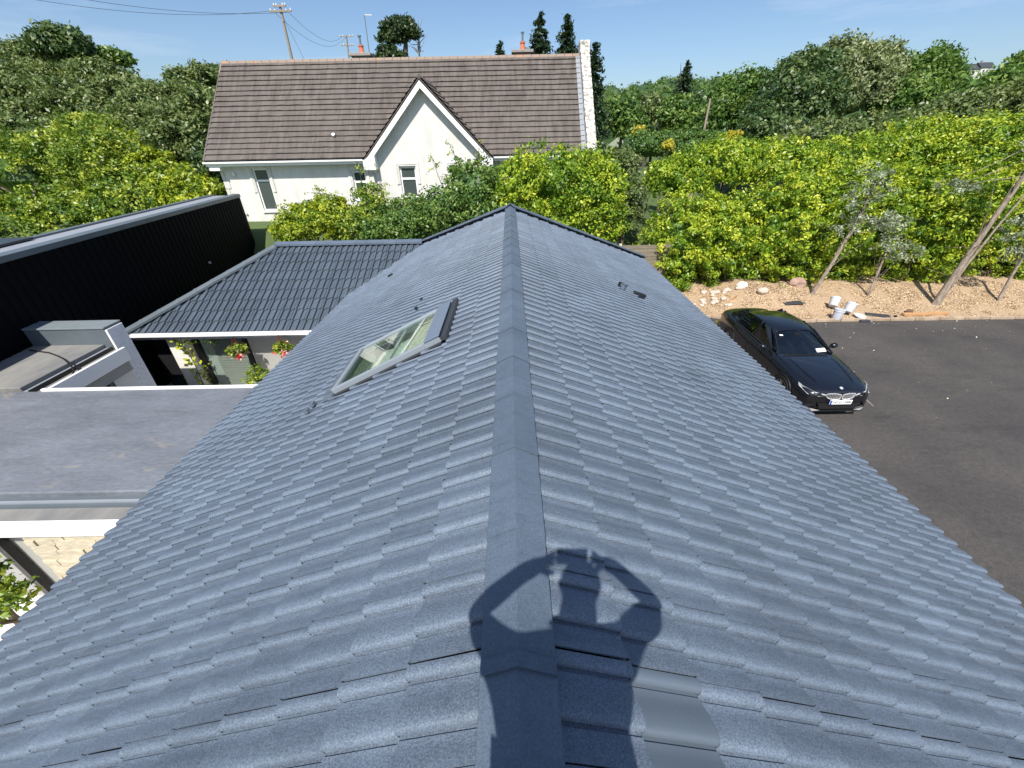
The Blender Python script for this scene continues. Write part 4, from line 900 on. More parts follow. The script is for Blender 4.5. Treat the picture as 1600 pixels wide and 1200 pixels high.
def loft(st, close=True):
    V = []; fs = []; m = len(st[0][1])
    for y, xs_, zs in st:
        for x, z in zip(xs_, zs): V.append(cl(x, y, z))
        for x, z in list(zip(xs_, zs))[:-1][::-1]: V.append(cl(-x, y, z))
    n_ = 2 * m - 1
    for i in range(len(st) - 1):
        for j in range(n_ - 1): fs.append((i * n_ + j, i * n_ + j + 1, (i + 1) * n_ + j + 1, (i + 1) * n_ + j))
        fs.append((i * n_ + n_ - 1, i * n_, (i + 1) * n_, (i + 1) * n_ + n_ - 1))
    if close: fs.append(tuple(range(n_))); fs.append(tuple(range((len(st) - 1) * n_, len(st) * n_)))
    return MB().add(V, fs)
body = loft(ST).build('body', M['car'], car, sm=180)
ss = body.modifiers.new('sub', 'SUBSURF'); ss.levels = 2; ss.render_levels = 2
# greenhouse: roof panel, pillars, glass
rp = [(2.16, .545, 1.335), (2.40, .58, 1.395), (2.75, .59, 1.42), (3.15, .58, 1.415), (3.48, .55, 1.36), (3.62, .53, 1.31)]
V = []; fs = []
for y, hw_, z in rp:
    for f_, dzz in ((-1, -.045), (-.82, -.012), (-.4, .012), (0, .018), (.4, .012), (.82, -.012), (1, -.045)): V.append(cl(hw_ * f_, y, z + dzz))
for i in range(len(rp) - 1):
    for j in range(6): fs.append((i * 7 + j, i * 7 + j + 1, (i + 1) * 7 + j + 1, (i + 1) * 7 + j))
ro = MB().add(V, fs).build('roof_panel', M['car'], car, sm=180); s_ = ro.modifiers.new('s', 'SOLIDIFY'); s_.thickness = .03; s_.offset = -1; ss = ro.modifiers.new('sub', 'SUBSURF'); ss.levels = ss.render_levels = 2
def curved(y0, z0, w0, y1, z1, w1, bow, name, mat, parent, n=8, inset=0):
    V = []; fs = []
    for r_ in range(5):
        t_ = r_ / 4
        for i in range(n + 1):
            f_ = -1 + 2 * i / n; V.append(cl((w0 + (w1 - w0) * t_) * f_, y0 + (y1 - y0) * t_ + bow * (f_ * f_) , z0 + (z1 - z0) * t_ + .02 * math.sin(math.pi * t_) - .02 * f_ * f_))
    for r_ in range(4):
        for i in range(n): fs.append((r_ * (n + 1) + i, r_ * (n + 1) + i + 1, (r_ + 1) * (n + 1) + i + 1, (r_ + 1) * (n + 1) + i))
    return MB().add(V, fs).build(name, mat, parent, sm=180)
curved(1.42, .955, .70, 2.17, 1.33, .545, .12, 'windscreen', M['car_glass'], car)
curved(4.10, 1.035, .60, 3.60, 1.315, .51, -.10, 'rear_window', M['car_glass'], car)
for sd in (-1, 1):
    def sp_(pts): return [cl(sd * x, y, z) for x, y, z in pts]
    for pts in ([(.80, 1.66, .935), (.80, 2.62, .945), (.605, 2.62, 1.365), (.585, 2.30, 1.35)], [(.80, 2.72, .948), (.79, 3.55, .965), (.585, 3.45, 1.33), (.605, 2.72, 1.365)]):
        MB().add(sp_(pts), [(0, 1, 2, 3)]).build('side_window', M['car_glass'], car)
    for a, b, w_ in (((.755, 1.50, .945), (.565, 2.20, 1.345), .06), ((.81, 2.67, .945), (.60, 2.67, 1.375), .075), ((.80, 3.6, .965), (.56, 3.48, 1.345), .10), ((.72, 4.1, 1.0), (.53, 3.55, 1.335), .16)):
        MB().bar(cl(sd * a[0], a[1], a[2]), cl(sd * b[0], b[1], b[2]), w_, .035, (sd, 0, .5)).build('pillar', M['car'], car, bevel=.01)
    MB().bar(cl(sd * .815, 1.62, .932), cl(sd * .80, 3.62, .962), .03, .025).build('window_trim', M['plastic'], car)
    # mirror
    mo = MB().lathe([(.0, 0), (.055, .01), (.075, .06), (.078, .13), (.06, .17), (0, .19)], cl(sd * .90, 1.80, 1.005), 14, (sd, .12, 0.12)).build('mirror', M['car'], car, sm=60)
    MB().bar(cl(sd * .83, 1.80, .95), cl(sd * .93, 1.80, 1.0), .05, .04).build('mirror_arm', M['plastic'], mo)
    # wheels
    for wy in (.80, 3.66):
        c0 = cl(sd * .905, wy, .335)
        MB().lathe([(.385, -.02), (.385, .012), (.33, .012)], c0, 28, (sd, 0, 0)).build('wheel_arch', M['plastic'], car, sm=30)
        wh = MB().lathe([(.24, -.20), (.315, -.20), (.335, -.17), (.335, -.01), (.315, .022), (.245, .026), (.235, .0)], c0, 30, (sd, 0, 0)).build('wheel', M['tyre'], car, sm=40)
        rm = MB(); rm.lathe([(.235, .0), (.235, .022), (.215, .018), (.205, -.06)], c0, 28, (sd, 0, 0)); rm.lathe([(0, .022), (.05, .02), (.055, -.02)], c0, 14, (sd, 0, 0))
        for q in range(10):
            a = math.pi / 5 * (q // 2) * 2 + (q % 2) * .3; rm.bar(c0 + np.array([sd * .012, .04 * math.cos(a), .04 * math.sin(a)]), c0 + np.array([sd * .012, .22 * math.cos(a), .22 * math.sin(a)]), .026, .02, (sd, 0, 0))
        rm.build('rim', M['rim'], wh, sm=30)
    # headlight
    hl = MB().prism(sp_([(.37, .016, .640), (.62, .075, .690), (.80, .30, .745), (.83, .42, .765), (.84, .36, .70), (.76, .10, .615), (.60, .035, .585), (.37, .004, .585)]), np.array([0, -.018, .012])).build('headlight', mk('headlamp_clear', (.62, .64, .66), .12, metal=.25) , car, bevel=.006)
    MB().prism(sp_([(.37, -.016, .630), (.52, .022, .655), (.54, .016, .615), (.38, -.022, .605)]), np.array([0, -.012, .006])).build('lamp_unit', M['plastic'], hl)
    MB().prism(sp_([(.58, .035, .668), (.70, .11, .692), (.70, .085, .645), (.59, .015, .628)]), np.array([0, -.012, .006])).build('lamp_unit', M['frame_black'], hl)
    # kidney grille
    kd = MB(); kpts = [(.022, -.020, .662), (.17, -.008, .690), (.32, .014, .672), (.355, .022, .632), (.31, .006, .560), (.22, -.012, .528), (.07, -.026, .528), (.028, -.026, .552)]
    for a, b in zip(kpts, kpts[1:] + kpts[:1]): kd.bar(cl(sd * a[0], a[1] - .012, a[2]), cl(sd * b[0], b[1] - .012, b[2]), .022, .022)
    kdo = kd.build('grille', M['chrome'], car, bevel=.004)
    MB().add([cl(sd * a, b - .004, c) for a, b, c in kpts], [tuple(range(8))]).build('grille_back', M['plastic'], kdo)
    for q in range(8):
        xx = .055 + .034 * q + .006; MB().bar(cl(sd * xx, -.030 + .0016 * q * q * .3, .676), cl(sd * (xx - .006), -.036 + .0016 * q * q * .3, .540), .009, .010).build('grille_bar', M['chrome'], kdo)
    # lower bumper pieces
    MB().prism(sp_([(.62, .0, .40), (.80, .12, .46), (.84, .25, .33), (.70, .02, .24)]), np.array([0, -.02, 0])).build('bumper_vent', M['plastic'], car)
    MB().prism(sp_([(.42, -.045, .225), (.66, -.01, .275), (.83, .16, .235), (.60, -.03, .195)]), np.array([0, -.02, .01])).build('bumper_blade', mk('silver_blade', (.5, .5, .5), .25, metal=.4), car)
    MB().prism(sp_([(.80, 4.50, .86), (.60, 4.66, .90), (.60, 4.67, .80), (.82, 4.5, .78)]), np.array([0, .02, 0])).build('tail_light', mk('tail_lamp_red', (.35, .01, .01), .2), car)
MB().prism([cl(-.5, -.035, .40), cl(.5, -.035, .40), cl(.44, -.045, .26), cl(-.44, -.045, .26)], (0, .04, 0)).build('intake', M['plastic'], car)
MB().bar(cl(-.62, -.03, .20), cl(.62, -.03, .20), .06, .02).build('splitter', M['plastic'], car)
plate = MB().box(CX - .27, CX + .27, CYF - .085, CYF - .07, .415, .535).build('number_plate', mk('plate_white', (.82, .82, .8), .4), car, bevel=.004)
MB().box(CX - .265, CX - .22, CYF - .088, CYF - .085, .42, .53).build('plate_band', mk('plate_blue', (.02, .08, .45), .4), plate)
def text(body_, size, loc, rot, mat, parent, name='lettering'):
    cu = bpy.data.curves.new(name, 'FONT'); cu.body = body_; cu.size = size; cu.align_x = 'CENTER'; cu.align_y = 'CENTER'; cu.extrude = .001
    to = bpy.data.objects.new('tmp', cu); C.objects.link(to); dg = bpy.context.evaluated_depsgraph_get(); me = bpy.data.meshes.new_from_object(to.evaluated_get(dg)); C.objects.unlink(to); bpy.data.objects.remove(to)
    o = link(name, me, parent, mat); o.location = np.array(loc) - woff[parent]; o.rotation_euler = rot; return o
text('242-D-13886', .085, (CX + .025, CYF - .0875, .475), (R(90), 0, 0), M['frame_black'], plate)
em = MB().lathe([(.041, 0), (.041, .006), (.036, .009)], cl(0, .075, .785), 20, (0, -.35, 1)).build('emblem', M['chrome'], car, sm=40)
for q in range(4):
    a0 = q * math.pi / 2; c0 = cl(0, .075, .785) + np.array([0, -.35, 1]) / 1.06 * .0102
    e1, e2 = np.array([1, 0, 0]), np.array([0, .944, .33]); ring = [c0] + [c0 + .027 * (math.cos(a0 + t_ * math.pi / 8) * e1 + math.sin(a0 + t_ * math.pi / 8) * e2) for t_ in range(5)]
    MB().add(ring, [(0, i, i + 1) for i in range(1, 5)]).build('emblem_quarter', mk('emblem_blue', (.03, .25, .62), .3) if q % 2 else M['nb_trim'], em)
for sd in (-1, 1):   # bonnet creases
    MB().tube([cl(sd * .40, .10, .748), cl(sd * .50, .5, .868), cl(sd * .58, 1.3, .958)], [.006, .009, .006], 6).build('bonnet_crease', M['car'], car, sm=60)
for sd in (-1, 1):
    for yy in (1.50, 2.68, 3.62): MB().tube([cl(sd * .80, yy, .93), cl(sd * .893, yy, .80), cl(sd * .909, yy, .56), cl(sd * .885, yy, .27)], .004, 5).build('door_gap', M['plastic'], car)
    for yy in (2.45, 3.35): MB().bar(cl(sd * .905, yy, .80), cl(sd * .905, yy + .2, .80), .025, .03).build('door_handle', M['car'], car, bevel=.008)
    MB().tube([cl(sd * .66, .30, .792), cl(sd * .74, .8, .880), cl(sd * .765, 1.4, .932)], .004, 5).build('bonnet_gap', M['plastic'], car, sm=60)
MB().bar(cl(-.62, 1.44, .965), cl(.05, 1.38, .962), .025, .018).build('wiper', M['plastic'], car); MB().bar(cl(.0, 1.42, .968), cl(.55, 1.40, .965), .025, .018).build('wiper', M['plastic'], car)
# cabin
MB().box(CX - .70, CX + .70, CYF + 1.62 * CS, CYF + 1.95 * CS, .80, .955).build('dashboard', mk('dash', (.03, .03, .032), .7), car, bevel=.03)
for sx in (-.36, .36):
    mb = MB(); c0 = cl(sx, 2.55, .5); mb.box(c0[0] - .24, c0[0] + .24, c0[1] - .25, c0[1] + .25, .42, .62); mb.box(c0[0] - .22, c0[0] + .22, c0[1] + .22, c0[1] + .38, .6, 1.12); mb.box(c0[0] - .12, c0[0] + .12, c0[1] + .28, c0[1] + .36, 1.14, 1.3)
    mb.build('seat', mk('seat_dark', (.02, .02, .022), .6), car, bevel=.04)
mb = MB(); c0 = cl(-.36, 2.05, .98); mb.tube([c0 + np.array([.18 * math.cos(a), .06 * math.sin(a), .17 * math.sin(a)]) for a in np.linspace(0, 2 * math.pi, 18)], .014, 6).build('steering_wheel', M['plastic'], car, sm=60)
MB().prism([cl(.32, 1.50, .985), cl(.60, 1.54, .985), cl(.585, 1.64, 1.04), cl(.32, 1.60, 1.04)], (0, -.004, .002)).build('windscreen_card', mk('white_card', (.8, .8, .78), .6), car)
MB().prism([cl(-.50, 2.02, 1.275), cl(-.42, 2.00, 1.28), cl(-.42, 1.965, 1.262), cl(-.5, 1.985, 1.257)], (0, -.004, .006)).build('windscreen_sticker', mk('white_sticker', (.8, .8, .8), .6), car)
MB().bar(cl(-.09, 2.03, 1.27), cl(.09, 2.03, 1.27), .03, .06).build('rear_view_mirror', M['plastic'], car)

# ================================================================== THINGS ON THE BED AND DRIVE
M['bucket'] = mk('white_bucket', (.56, .58, .64), .45, var=.15, scale=9)
def bucket(u, v, tilt, azim, label, r=.17, hgt=.36, lid=False):
    p = at_z(u, v, .10); p[2] = max(bed_z(p[0], p[1]), .02) + (.0 if tilt < .2 else r * .75)
    ax = np.array([math.sin(tilt) * math.cos(azim), math.sin(tilt) * math.sin(azim), math.cos(tilt)])
    t = thing('paint_bucket', p, label, 'bucket', None)
    MB().lathe([(r * .82, 0), (r * .84, .01), (r * .97, hgt * .8), (r * 1.04, hgt * .82), (r * 1.04, hgt * .87), (r, hgt), (r * .94, hgt), (r * .8, .02), (0, .02)], p, 22, ax).build('body', M['bucket'], t, sm=40)
    x_ = np.cross(ax, [0, 0, 1.0]) if tilt > .2 else np.array([1, 0, 0.]); x_ = x_ / (np.linalg.norm(x_) + 1e-6); y_ = np.cross(ax, x_)
    MB().tube([p + ax * hgt * .85 + r * 1.05 * math.cos(a) * x_ + y_ * r * .9 * math.sin(a) * 1.0 + ax * .02 * math.sin(a) for a in np.linspace(0, math.pi, 9)], .006, 5).build('handle', M['frame_black'], t, sm=60)
    if lid: MB().lathe([(r * 1.06, hgt), (r * 1.06, hgt + .02), (0, hgt + .025)], p, 22, ax).build('lid', M['bucket'], t, sm=40)
    return t
bucket(1306, 497, .12, .3, 'white bucket standing upright at the bed edge, lowest of three', .175, .37, True)
bucket(1322, 491, .55, .6, 'white open bucket leaning to the right in the bucket heap', .175, .36)
bucket(1299, 484, .7, .9, 'white bucket tipped back at the top of the bucket heap', .175, .36)
def flat_thing(name, u, v, lx, ly, h_, rot, mat, label, cat, tilt=0.0):
    p = at_z(u, v, .10); p[2] = bed_z(p[0], p[1]) if p[1] > edge_y(p[0]) else 0.004
    c, s = math.cos(rot), math.sin(rot); q = [np.array([p[0] + c * a - s * b, p[1] + s * a + c * b, p[2] + .01 + tilt * (a / lx + .5)]) for a, b in ((-lx / 2, -ly / 2), (lx / 2, -ly / 2), (lx / 2, ly / 2), (-lx / 2, ly / 2))]
    return tag(MB().prism(q, (0, 0, h_)).build(name, mat, bevel=.008), label, cat)
M['slate'] = mk('dark_slate', (.05, .055, .065), .6, var=.3, scale=8); M['timber'] = mk('pale_timber', (.50, .30, .14), .8, col2=(.38, .21, .10), scale=6, stretch=(.4, 6, 1))
flat_thing('tile_offcut', 1371, 492, .75, .26, .03, -.45, M['slate'], 'dark slate strip lying on the chips right of the buckets', 'offcut', .02)
flat_thing('tile_offcut', 1236, 480, .80, .32, .03, .12, M['slate'], 'dark slate sheet lying on the bed just behind the black car', 'offcut')
flat_thing('tile_offcut', 1352, 499, .35, .12, .06, -.1, M['slate'], 'small dark offcut on the kerb beside the white lid', 'offcut')
tag(MB().lathe([(.20, 0), (.21, .02), (.0, .035)], at_z(1344, 494, .12), 22, (.1, -.2, 1)).build('bucket_lid', M['bucket'], sm=40), 'white round lid lying flat by the bed edge', 'lid')
flat_thing('timber_board', 1445, 491, 1.75, .16, .09, .03, M['timber'], 'long pale timber board lying along the edge of the bed', 'board', .0)
flat_thing('wood_block', 1420, 489, .24, .2, .14, .8, mk('brown_block', (.17, .10, .06), .8, var=.2), 'brown wooden block at the left end of the pale board', 'block')
flat_thing('crushed_can', 1399, 494, .1, .08, .06, .4, M['frame_black'], 'small black scrap between the slate strip and the timber board', 'scrap')
g = np.random.default_rng(77)
def rock(name, u, v, r, mat, label, cat, grp=None):
    p = at_z(u, v, .1); p[2] = (bed_z(p[0], p[1]) if p[1] > edge_y(p[0]) else 0.0) + r * .35; bm = bmesh.new(); bmesh.ops.create_icosphere(bm, subdivisions=2, radius=r)
    for v_ in bm.verts: v_.co = Vector((v_.co.x * 1.2, v_.co.y, v_.co.z * .75)) * (1 + g.normal(0, .07)) + Vector(p)
    return tag(link(name, mesh_from_bm(bm, name), None, mat), label, cat, grp)
M['rock'] = mk('pale_rock', (.60, .52, .44), .9, col2=(.40, .32, .27), scale=7, bump=.5, bscale=20)
rock('stone', 1155, 463, .20, mk('white_stone', (.78, .76, .72), .8, var=.1), 'round white stone at the hedge foot behind the car', 'stone')
rock('stone', 1186, 473, .19, M['rock'], 'pale boulder on the bed directly behind the car roof', 'stone')
rock('stone', 1241, 455, .32, mk('pinkish_rock', (.42, .29, .23), .9, col2=(.26, .17, .14), scale=5, bump=.6, bscale=14), 'brown rock under the hedge left of the first leaning trunk', 'stone')
for i in range(26):
    u = g.uniform(1082, 1150); v = g.uniform(462, 480); rock('rubble_stone', u, v, g.uniform(.05, .13), M['rock'], 'small pale rubble stones piled at the bed end behind the car', 'stone', 'rubble stones at the end of the bed')
mb = MB(); p = at_z(1135, 474, .15); mb.bar(p, p + [.5, .25, .28], .05, .05); tag(mb.build('timber_offcut', M['timber']), 'short pale timber offcut propped on the rubble behind the car', 'offcut')
# yellow plant by the rear wheel
pp = at_z(1131, 520, 0.0); P, N, T_ = clumps_on([((pp[0] - .0, pp[1], .28), (.3, .3, .3))], 14, 16, .12, 40)
yp = thing('potted_plant', (pp[0], pp[1], 0), 'small yellowing plant beside the rear wheel of the black car', 'plant')
link('foliage', leaves_mesh('foliage', P, N, .10, .6, T_, off=(pp[0], pp[1], 0), seed=3), yp, M['leaf_gold']); MB().lathe([(.10, 0), (.14, .22), (.12, .22), (.1, .18)], (pp[0], pp[1], 0), 14).build('pot', M['pot'], yp, sm=40)
# ================================================================== VEGETATION
def pb(u, v, y, ru, rv, rd=None):
    c = at_y(u, v, y); a = at_y(u + 1, v, y); b = at_y(u, v - 1, y); rx = abs(a[0] - c[0]) * ru; rz_ = abs(b[2] - c[2]) * rv
    return (tuple(c), (rx, rd if rd else (rx + rz_) / 2, rz_))
def base_of(b): return (b[0][0], b[0][1], float(terrain(b[0][0], b[0][1])))
# --- the long laurel hedge
g = np.random.default_rng(21); hb = []
x = 7.3
while x < 33:
    top = 4.25 + 0.35 * math.sin(x * .55) + g.normal(0, .16) + .02 * (x - 7) + .75 * float(sstep(14, 20, x)); r_ = g.uniform(1.15, 1.5)
    hb.append(((x, 19.05 + g.normal(0, .22), top * .46), (r_, 1.75 + g.normal(0, .12), top * .56))); x += 1.05
hedge = thing('laurel_hedge', (18, 19, 0), 'long glossy green laurel hedge along the back of the bark bed', 'hedge')
P, N, T_ = clumps_on(hb, 5600, 50, .29, 22, -.85, .24); k = (P[:, 1] < 20.6) & (P[:, 2] > .1)
link('foliage', leaves_mesh('foliage', P[k], N[k], .150, .48, T_[k], off=(18, 19, 0), seed=23), hedge, M['leaf_laurel'])
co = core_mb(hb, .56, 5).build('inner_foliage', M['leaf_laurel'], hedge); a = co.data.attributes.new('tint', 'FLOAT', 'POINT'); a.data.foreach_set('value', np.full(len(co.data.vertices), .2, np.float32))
mb = MB()
for b in hb[::1]:
    for q in range(2):
        x0, y0 = b[0][0] + g.normal(0, .35), 17.9 + g.uniform(0, .5); mb.tube([(x0, y0, .1), (x0 + g.normal(0, .15), y0 + .1, .7), (x0 + g.normal(0, .3), y0 + .35, 1.6)], [.035, .028, .015], 5)
tag(mb.build('stem', M['trunk'], hedge, sm=50), kind='stuff')

def bush(name, label, blobs, leaf, ncl, per, crad, size, seed, cat='shrub', **kw):
    b = blobs[0]; return tree(name, base_of(b), label, cat, blobs, leaf, ncl, per, crad, size, trunk_r=kw.pop('tr', .07), seed=seed, parts=('stem', 'foliage'), **kw)
# --- shrubs between the houses
bush('laurel_bush', 'big round bright laurel bush behind the far ridge end', [pb(872, 290, 19.0, 88, 62, 1.9), pb(925, 305, 18.6, 52, 55, 1.5), pb(820, 300, 19.2, 48, 50, 1.5), pb(890, 350, 18.4, 80, 50, 1.3)], 'leaf_laurel', 1100, 42, .34, .145, 31, lower=-.9, core=.56)
bush('mixed_shrub', 'dark green shrub in front of the right half of the white gable', [pb(745, 300, 19.6, 55, 48, 1.3), pb(700, 330, 19.2, 55, 38, 1.2), pb(770, 345, 18.6, 50, 35, 1.2)], 'leaf_mid', 520, 34, .3, .15, 32, lower=-.9, core=.7)
bush('mixed_shrub', 'dark green shrub below the middle window of the gable', [pb(640, 340, 19.3, 55, 32, 1.1), pb(610, 360, 18.8, 60, 26, 1.1)], 'leaf_mid', 420, 32, .28, .14, 33, lower=-.9, core=.58)
bush('mixed_shrub', 'green shrub below the small square window of the white house', [pb(560, 350, 19.2, 48, 30, 1.0), pb(580, 330, 19.8, 30, 40, .8)], 'leaf_bright', 330, 30, .26, .14, 34, lower=-.9, core=.68)
bush('yellow_shrub', 'yellow green shrub at the left end beside the black building', [pb(490, 345, 19.0, 48, 30, 1.1), pb(462, 358, 18.6, 34, 20, .9), pb(520, 330, 19.6, 30, 26, .8)], 'leaf_lime', 420, 32, .26, .14, 35, lower=-.9, core=.7)
# tall thin shoots in front of the gable
for i, (u0, v0, u1, v1, lab) in enumerate([(575, 330, 560, 262, 'thin leafy shoot right of the small square window'), (600, 320, 592, 270, 'thin leafy shoot between the two nearest gable windows'), (700, 310, 672, 238, 'tallest thin leafy shoot in front of the gable wall'), (722, 300, 706, 225, 'thin leafy shoot before the hidden third gable window'), (740, 290, 752, 222, 'thin leafy shoot at the right gable foot'), (510, 330, 496, 290, 'thin leafy shoot above the yellow green shrub'), (800, 262, 815, 232, 'leafy shoot topping the left of the laurel bush')]):
    a, b = at_y(u0, v0, 20.2), at_y(u1, v1, 20.2); a2 = np.array([a[0], a[1], float(terrain(a[0], a[1]))]); t = thing('leafy_shoot', a2, lab, 'shoot', None); gg = np.random.default_rng(50 + i)
    mb = MB().tube([a2, a, (a + b) / 2 + gg.normal(0, .06, 3), b], [.035, .022, .014, .006], 5); pts = []
    for q in range(16):
        f_ = gg.uniform(-.1, 1); s0 = a + (b - a) * f_; e = s0 + gg.normal(0, 1, 3) * [.28, .2, .22]; mb.tube([s0, e], [.008, .003], 4); pts += [s0 + (e - s0) * h_ + gg.normal(0, .04, 3) for h_ in gg.uniform(.2, 1, 10)]
    mb.build('stem', M['trunk'], t); pts = np.array(pts); link('foliage', leaves_mesh('foliage', pts, np.tile([0, -.3, 1.], (len(pts), 1)), .12, .5, gg.uniform(.3, 1, len(pts)), off=a2, seed=i), t, M['leaf_bright'])
bush('slender_shrub', 'loose grey green shrub between laurel bush and long hedge', [pb(975, 270, 20.3, 26, 42, .8), pb(990, 320, 20.0, 22, 40, .8)], 'leaf_olive', 200, 24, .3, .14, 36, lower=-.9, core=.3, shell=.3)
# --- boarded fence behind the far corner of the roof
fz0 = at_y(1000, 384, 17.7); fx0, fx1 = at_y(968, 400, 17.7)[0], at_y(1030, 400, 17.7)[0]
fen = thing('board_fence', ((fx0 + fx1) / 2, 17.7, 0), 'weathered horizontal board fence at the far roof corner', 'fence')
M['fence'] = mk('weathered_board', (.25, .215, .16), .9, col2=(.15, .125, .095), scale=5, stretch=(.4, 1, 5))
z = 0.1; 
while z < fz0[2]: MB().box(fx0, fx1 + .3, 17.7 + random.uniform(-.008, .008), 17.73, z, min(z + .145, fz0[2] + .02)).build('board', M['fence'], fen); z += .158
for xx in (fx0 - .06, fx1 + .3): MB().box(xx, xx + .1, 17.68, 17.80, 0, fz0[2] + .08).build('post', M['fence'] if xx > fx0 else mk('pale_post', (.6, .55, .46), .9), fen)
# --- shrubs and trees behind the hedge, right
bush('laurel_bank', 'bright laurel mound rising behind the left part of the long hedge', [pb(1130, 262, 22.0, 75, 42, 1.6), pb(1210, 258, 22.3, 70, 40, 1.6), pb(1060, 285, 21.6, 50, 40, 1.3)], 'leaf_laurel', 760, 44, .36, .15, 61, lower=-.5, core=.56)
bush('laurel_bank', 'broad green mound behind the long hedge left of the leaning trunk', [pb(1330, 262, 23.0, 90, 50, 1.8), pb(1420, 250, 23.6, 80, 60, 1.8)], 'leaf_laurel', 800, 44, .36, .15, 62, lower=-.5, core=.56)
bush('laurel_bank', 'bright green mound above the hedge at the right picture edge', [pb(1520, 245, 22.5, 90, 62, 1.8), pb(1620, 240, 22, 70, 70, 1.8)], 'leaf_laurel', 800, 44, .36, .15, 63, lower=-.5, core=.56)
bush('willow_shrub', 'feathery grey green sallow above the middle of the hedge', [pb(1300, 222, 28.0, 80, 34, 2.2), pb(1390, 212, 28.0, 80, 36, 2.2)], 'leaf_olive', 520, 32, .45, .24, 64, lower=-.5, core=.7)
bush('willow_shrub', 'dull green sallow at the right edge above the bright mound', [pb(1500, 190, 28.0, 80, 45, 2.2), pb(1590, 180, 27.0, 70, 55, 2.2)], 'leaf_olive', 520, 32, .45, .24, 65, lower=-.5, core=.7)
RT = 'trees behind the hedge on the right'
tree('leafy_tree', base_of(pb(1150, 150, 45, 5, 5)), 'green broadleaf tree just right of the leaning wooden pole', 'tree', [pb(1150, 165, 45, 42, 48), pb(1128, 185, 44, 26, 32), pb(1178, 150, 46, 30, 36)], 'leaf_mid', 420, 34, .75, .34, .2, seed=71, group=RT)
tree('leafy_tree', base_of(pb(1240, 160, 40, 5, 5)), 'dark olive tree left of the tallest pale crowns', 'tree', [pb(1240, 165, 40, 62, 62), pb(1205, 190, 39, 42, 38), pb(1265, 118, 41, 42, 36)], 'leaf_dark', 560, 34, .75, .34, .25, seed=72, group=RT)
tree('willow_tree', base_of(pb(1330, 140, 42, 5, 5)), 'tallest pale silvery crown in the right hand trees', 'tree', [pb(1330, 145, 42, 62, 60), pb(1320, 92, 43, 40, 32), pb(1368, 110, 42.5, 36, 42)], 'leaf_willow', 620, 32, .7, .30, .25, seed=73, group=RT, core=.6, shell=.2)
tree('willow_tree', base_of(pb(1270, 110, 44, 5, 5)), 'pale olive crown behind the dark olive tree', 'tree', [pb(1252, 118, 46, 36, 32), pb(1285, 105, 46, 30, 26)], 'leaf_olive', 260, 30, .7, .32, .2, seed=74, group=RT, core=.55, shell=.22)
tree('leafy_tree', base_of(pb(1440, 140, 42, 5, 5)), 'rounded green tree with wispy top below the distant houses', 'tree', [pb(1440, 135, 42, 46, 50), pb(1412, 165, 40, 46, 42), pb(1462, 102, 43, 26, 26)], 'leaf_mid', 520, 32, .7, .32, .25, seed=75, group=RT, core=.6, shell=.18)
tree('leafy_tree', base_of(pb(1570, 130, 34, 5, 5)), 'dark tree at the right edge rising to the skyline', 'tree', [pb(1560, 150, 34, 52, 42), pb(1605, 118, 35, 40, 36), pb(1530, 165, 33, 36, 34)], 'leaf_mid', 480, 32, .6, .3, .25, seed=76, group=RT)
tree('leafy_tree', base_of(pb(1200, 215, 34, 5, 5)), 'dark tree low behind the bright hedge top', 'tree', [pb(1190, 205, 36, 34, 26), pb(1240, 212, 34, 36, 24)], 'leaf_dark', 260, 30, .55, .3, .2, seed=77, group=RT)
MT = 'trees far behind the clipped hedge'
for i, (u, v, y, ru, rv, lf, lab) in enumerate([(965, 185, 58, 30, 34, 'leaf_mid', 'broadleaf tree close right of the white parapet'), (1008, 180, 62, 34, 32, 'leaf_olive', 'olive tree above the clipped hedge'), (1055, 182, 60, 32, 28, 'leaf_mid', 'green tree left of the leaning wooden pole'), (1092, 178, 64, 26, 26, 'leaf_dark', 'dark tree directly behind the leaning wooden pole')]):
    tree('leafy_tree', base_of(pb(u, v, y, 5, 5)), lab, 'tree', [pb(u, v, y, ru, rv), pb(u + ru * .5, v + rv * .4, y - 1, ru * .7, rv * .7)], lf, 240, 28, .95, .5, .25, seed=80 + i, group=MT)
ch = [((at_y(u, 226, 33)[0], 33, at_y(u, 228, 33)[2]), (1.0, 1.2, at_y(u, 206, 33)[2] - at_y(u, 228, 33)[2])) for u in range(1000, 1126, 14)]
bush('clipped_hedge', 'smooth clipped green hedge in front of the leaning wooden pole', ch, 'leaf_mid', 420, 30, .35, .16, 90, cat='hedge', lower=-.3, core=.85, shell=.05)
for u, v, y, r_, lab in ((1146, 216, 31, 12, 'small golden conifer bush right of the leaning pole'), (1044, 228, 30, 8, 'tiny golden bush at the clipped hedge foot'), (1000, 205, 36, 9, 'yellow bush left of the clipped hedge')):
    bush('golden_bush', lab, [pb(u, v, y, r_, r_ * 1.1)], 'leaf_gold', 40, 24, .2, .14, int(100 + u), cat='shrub', lower=-.6, core=.7)
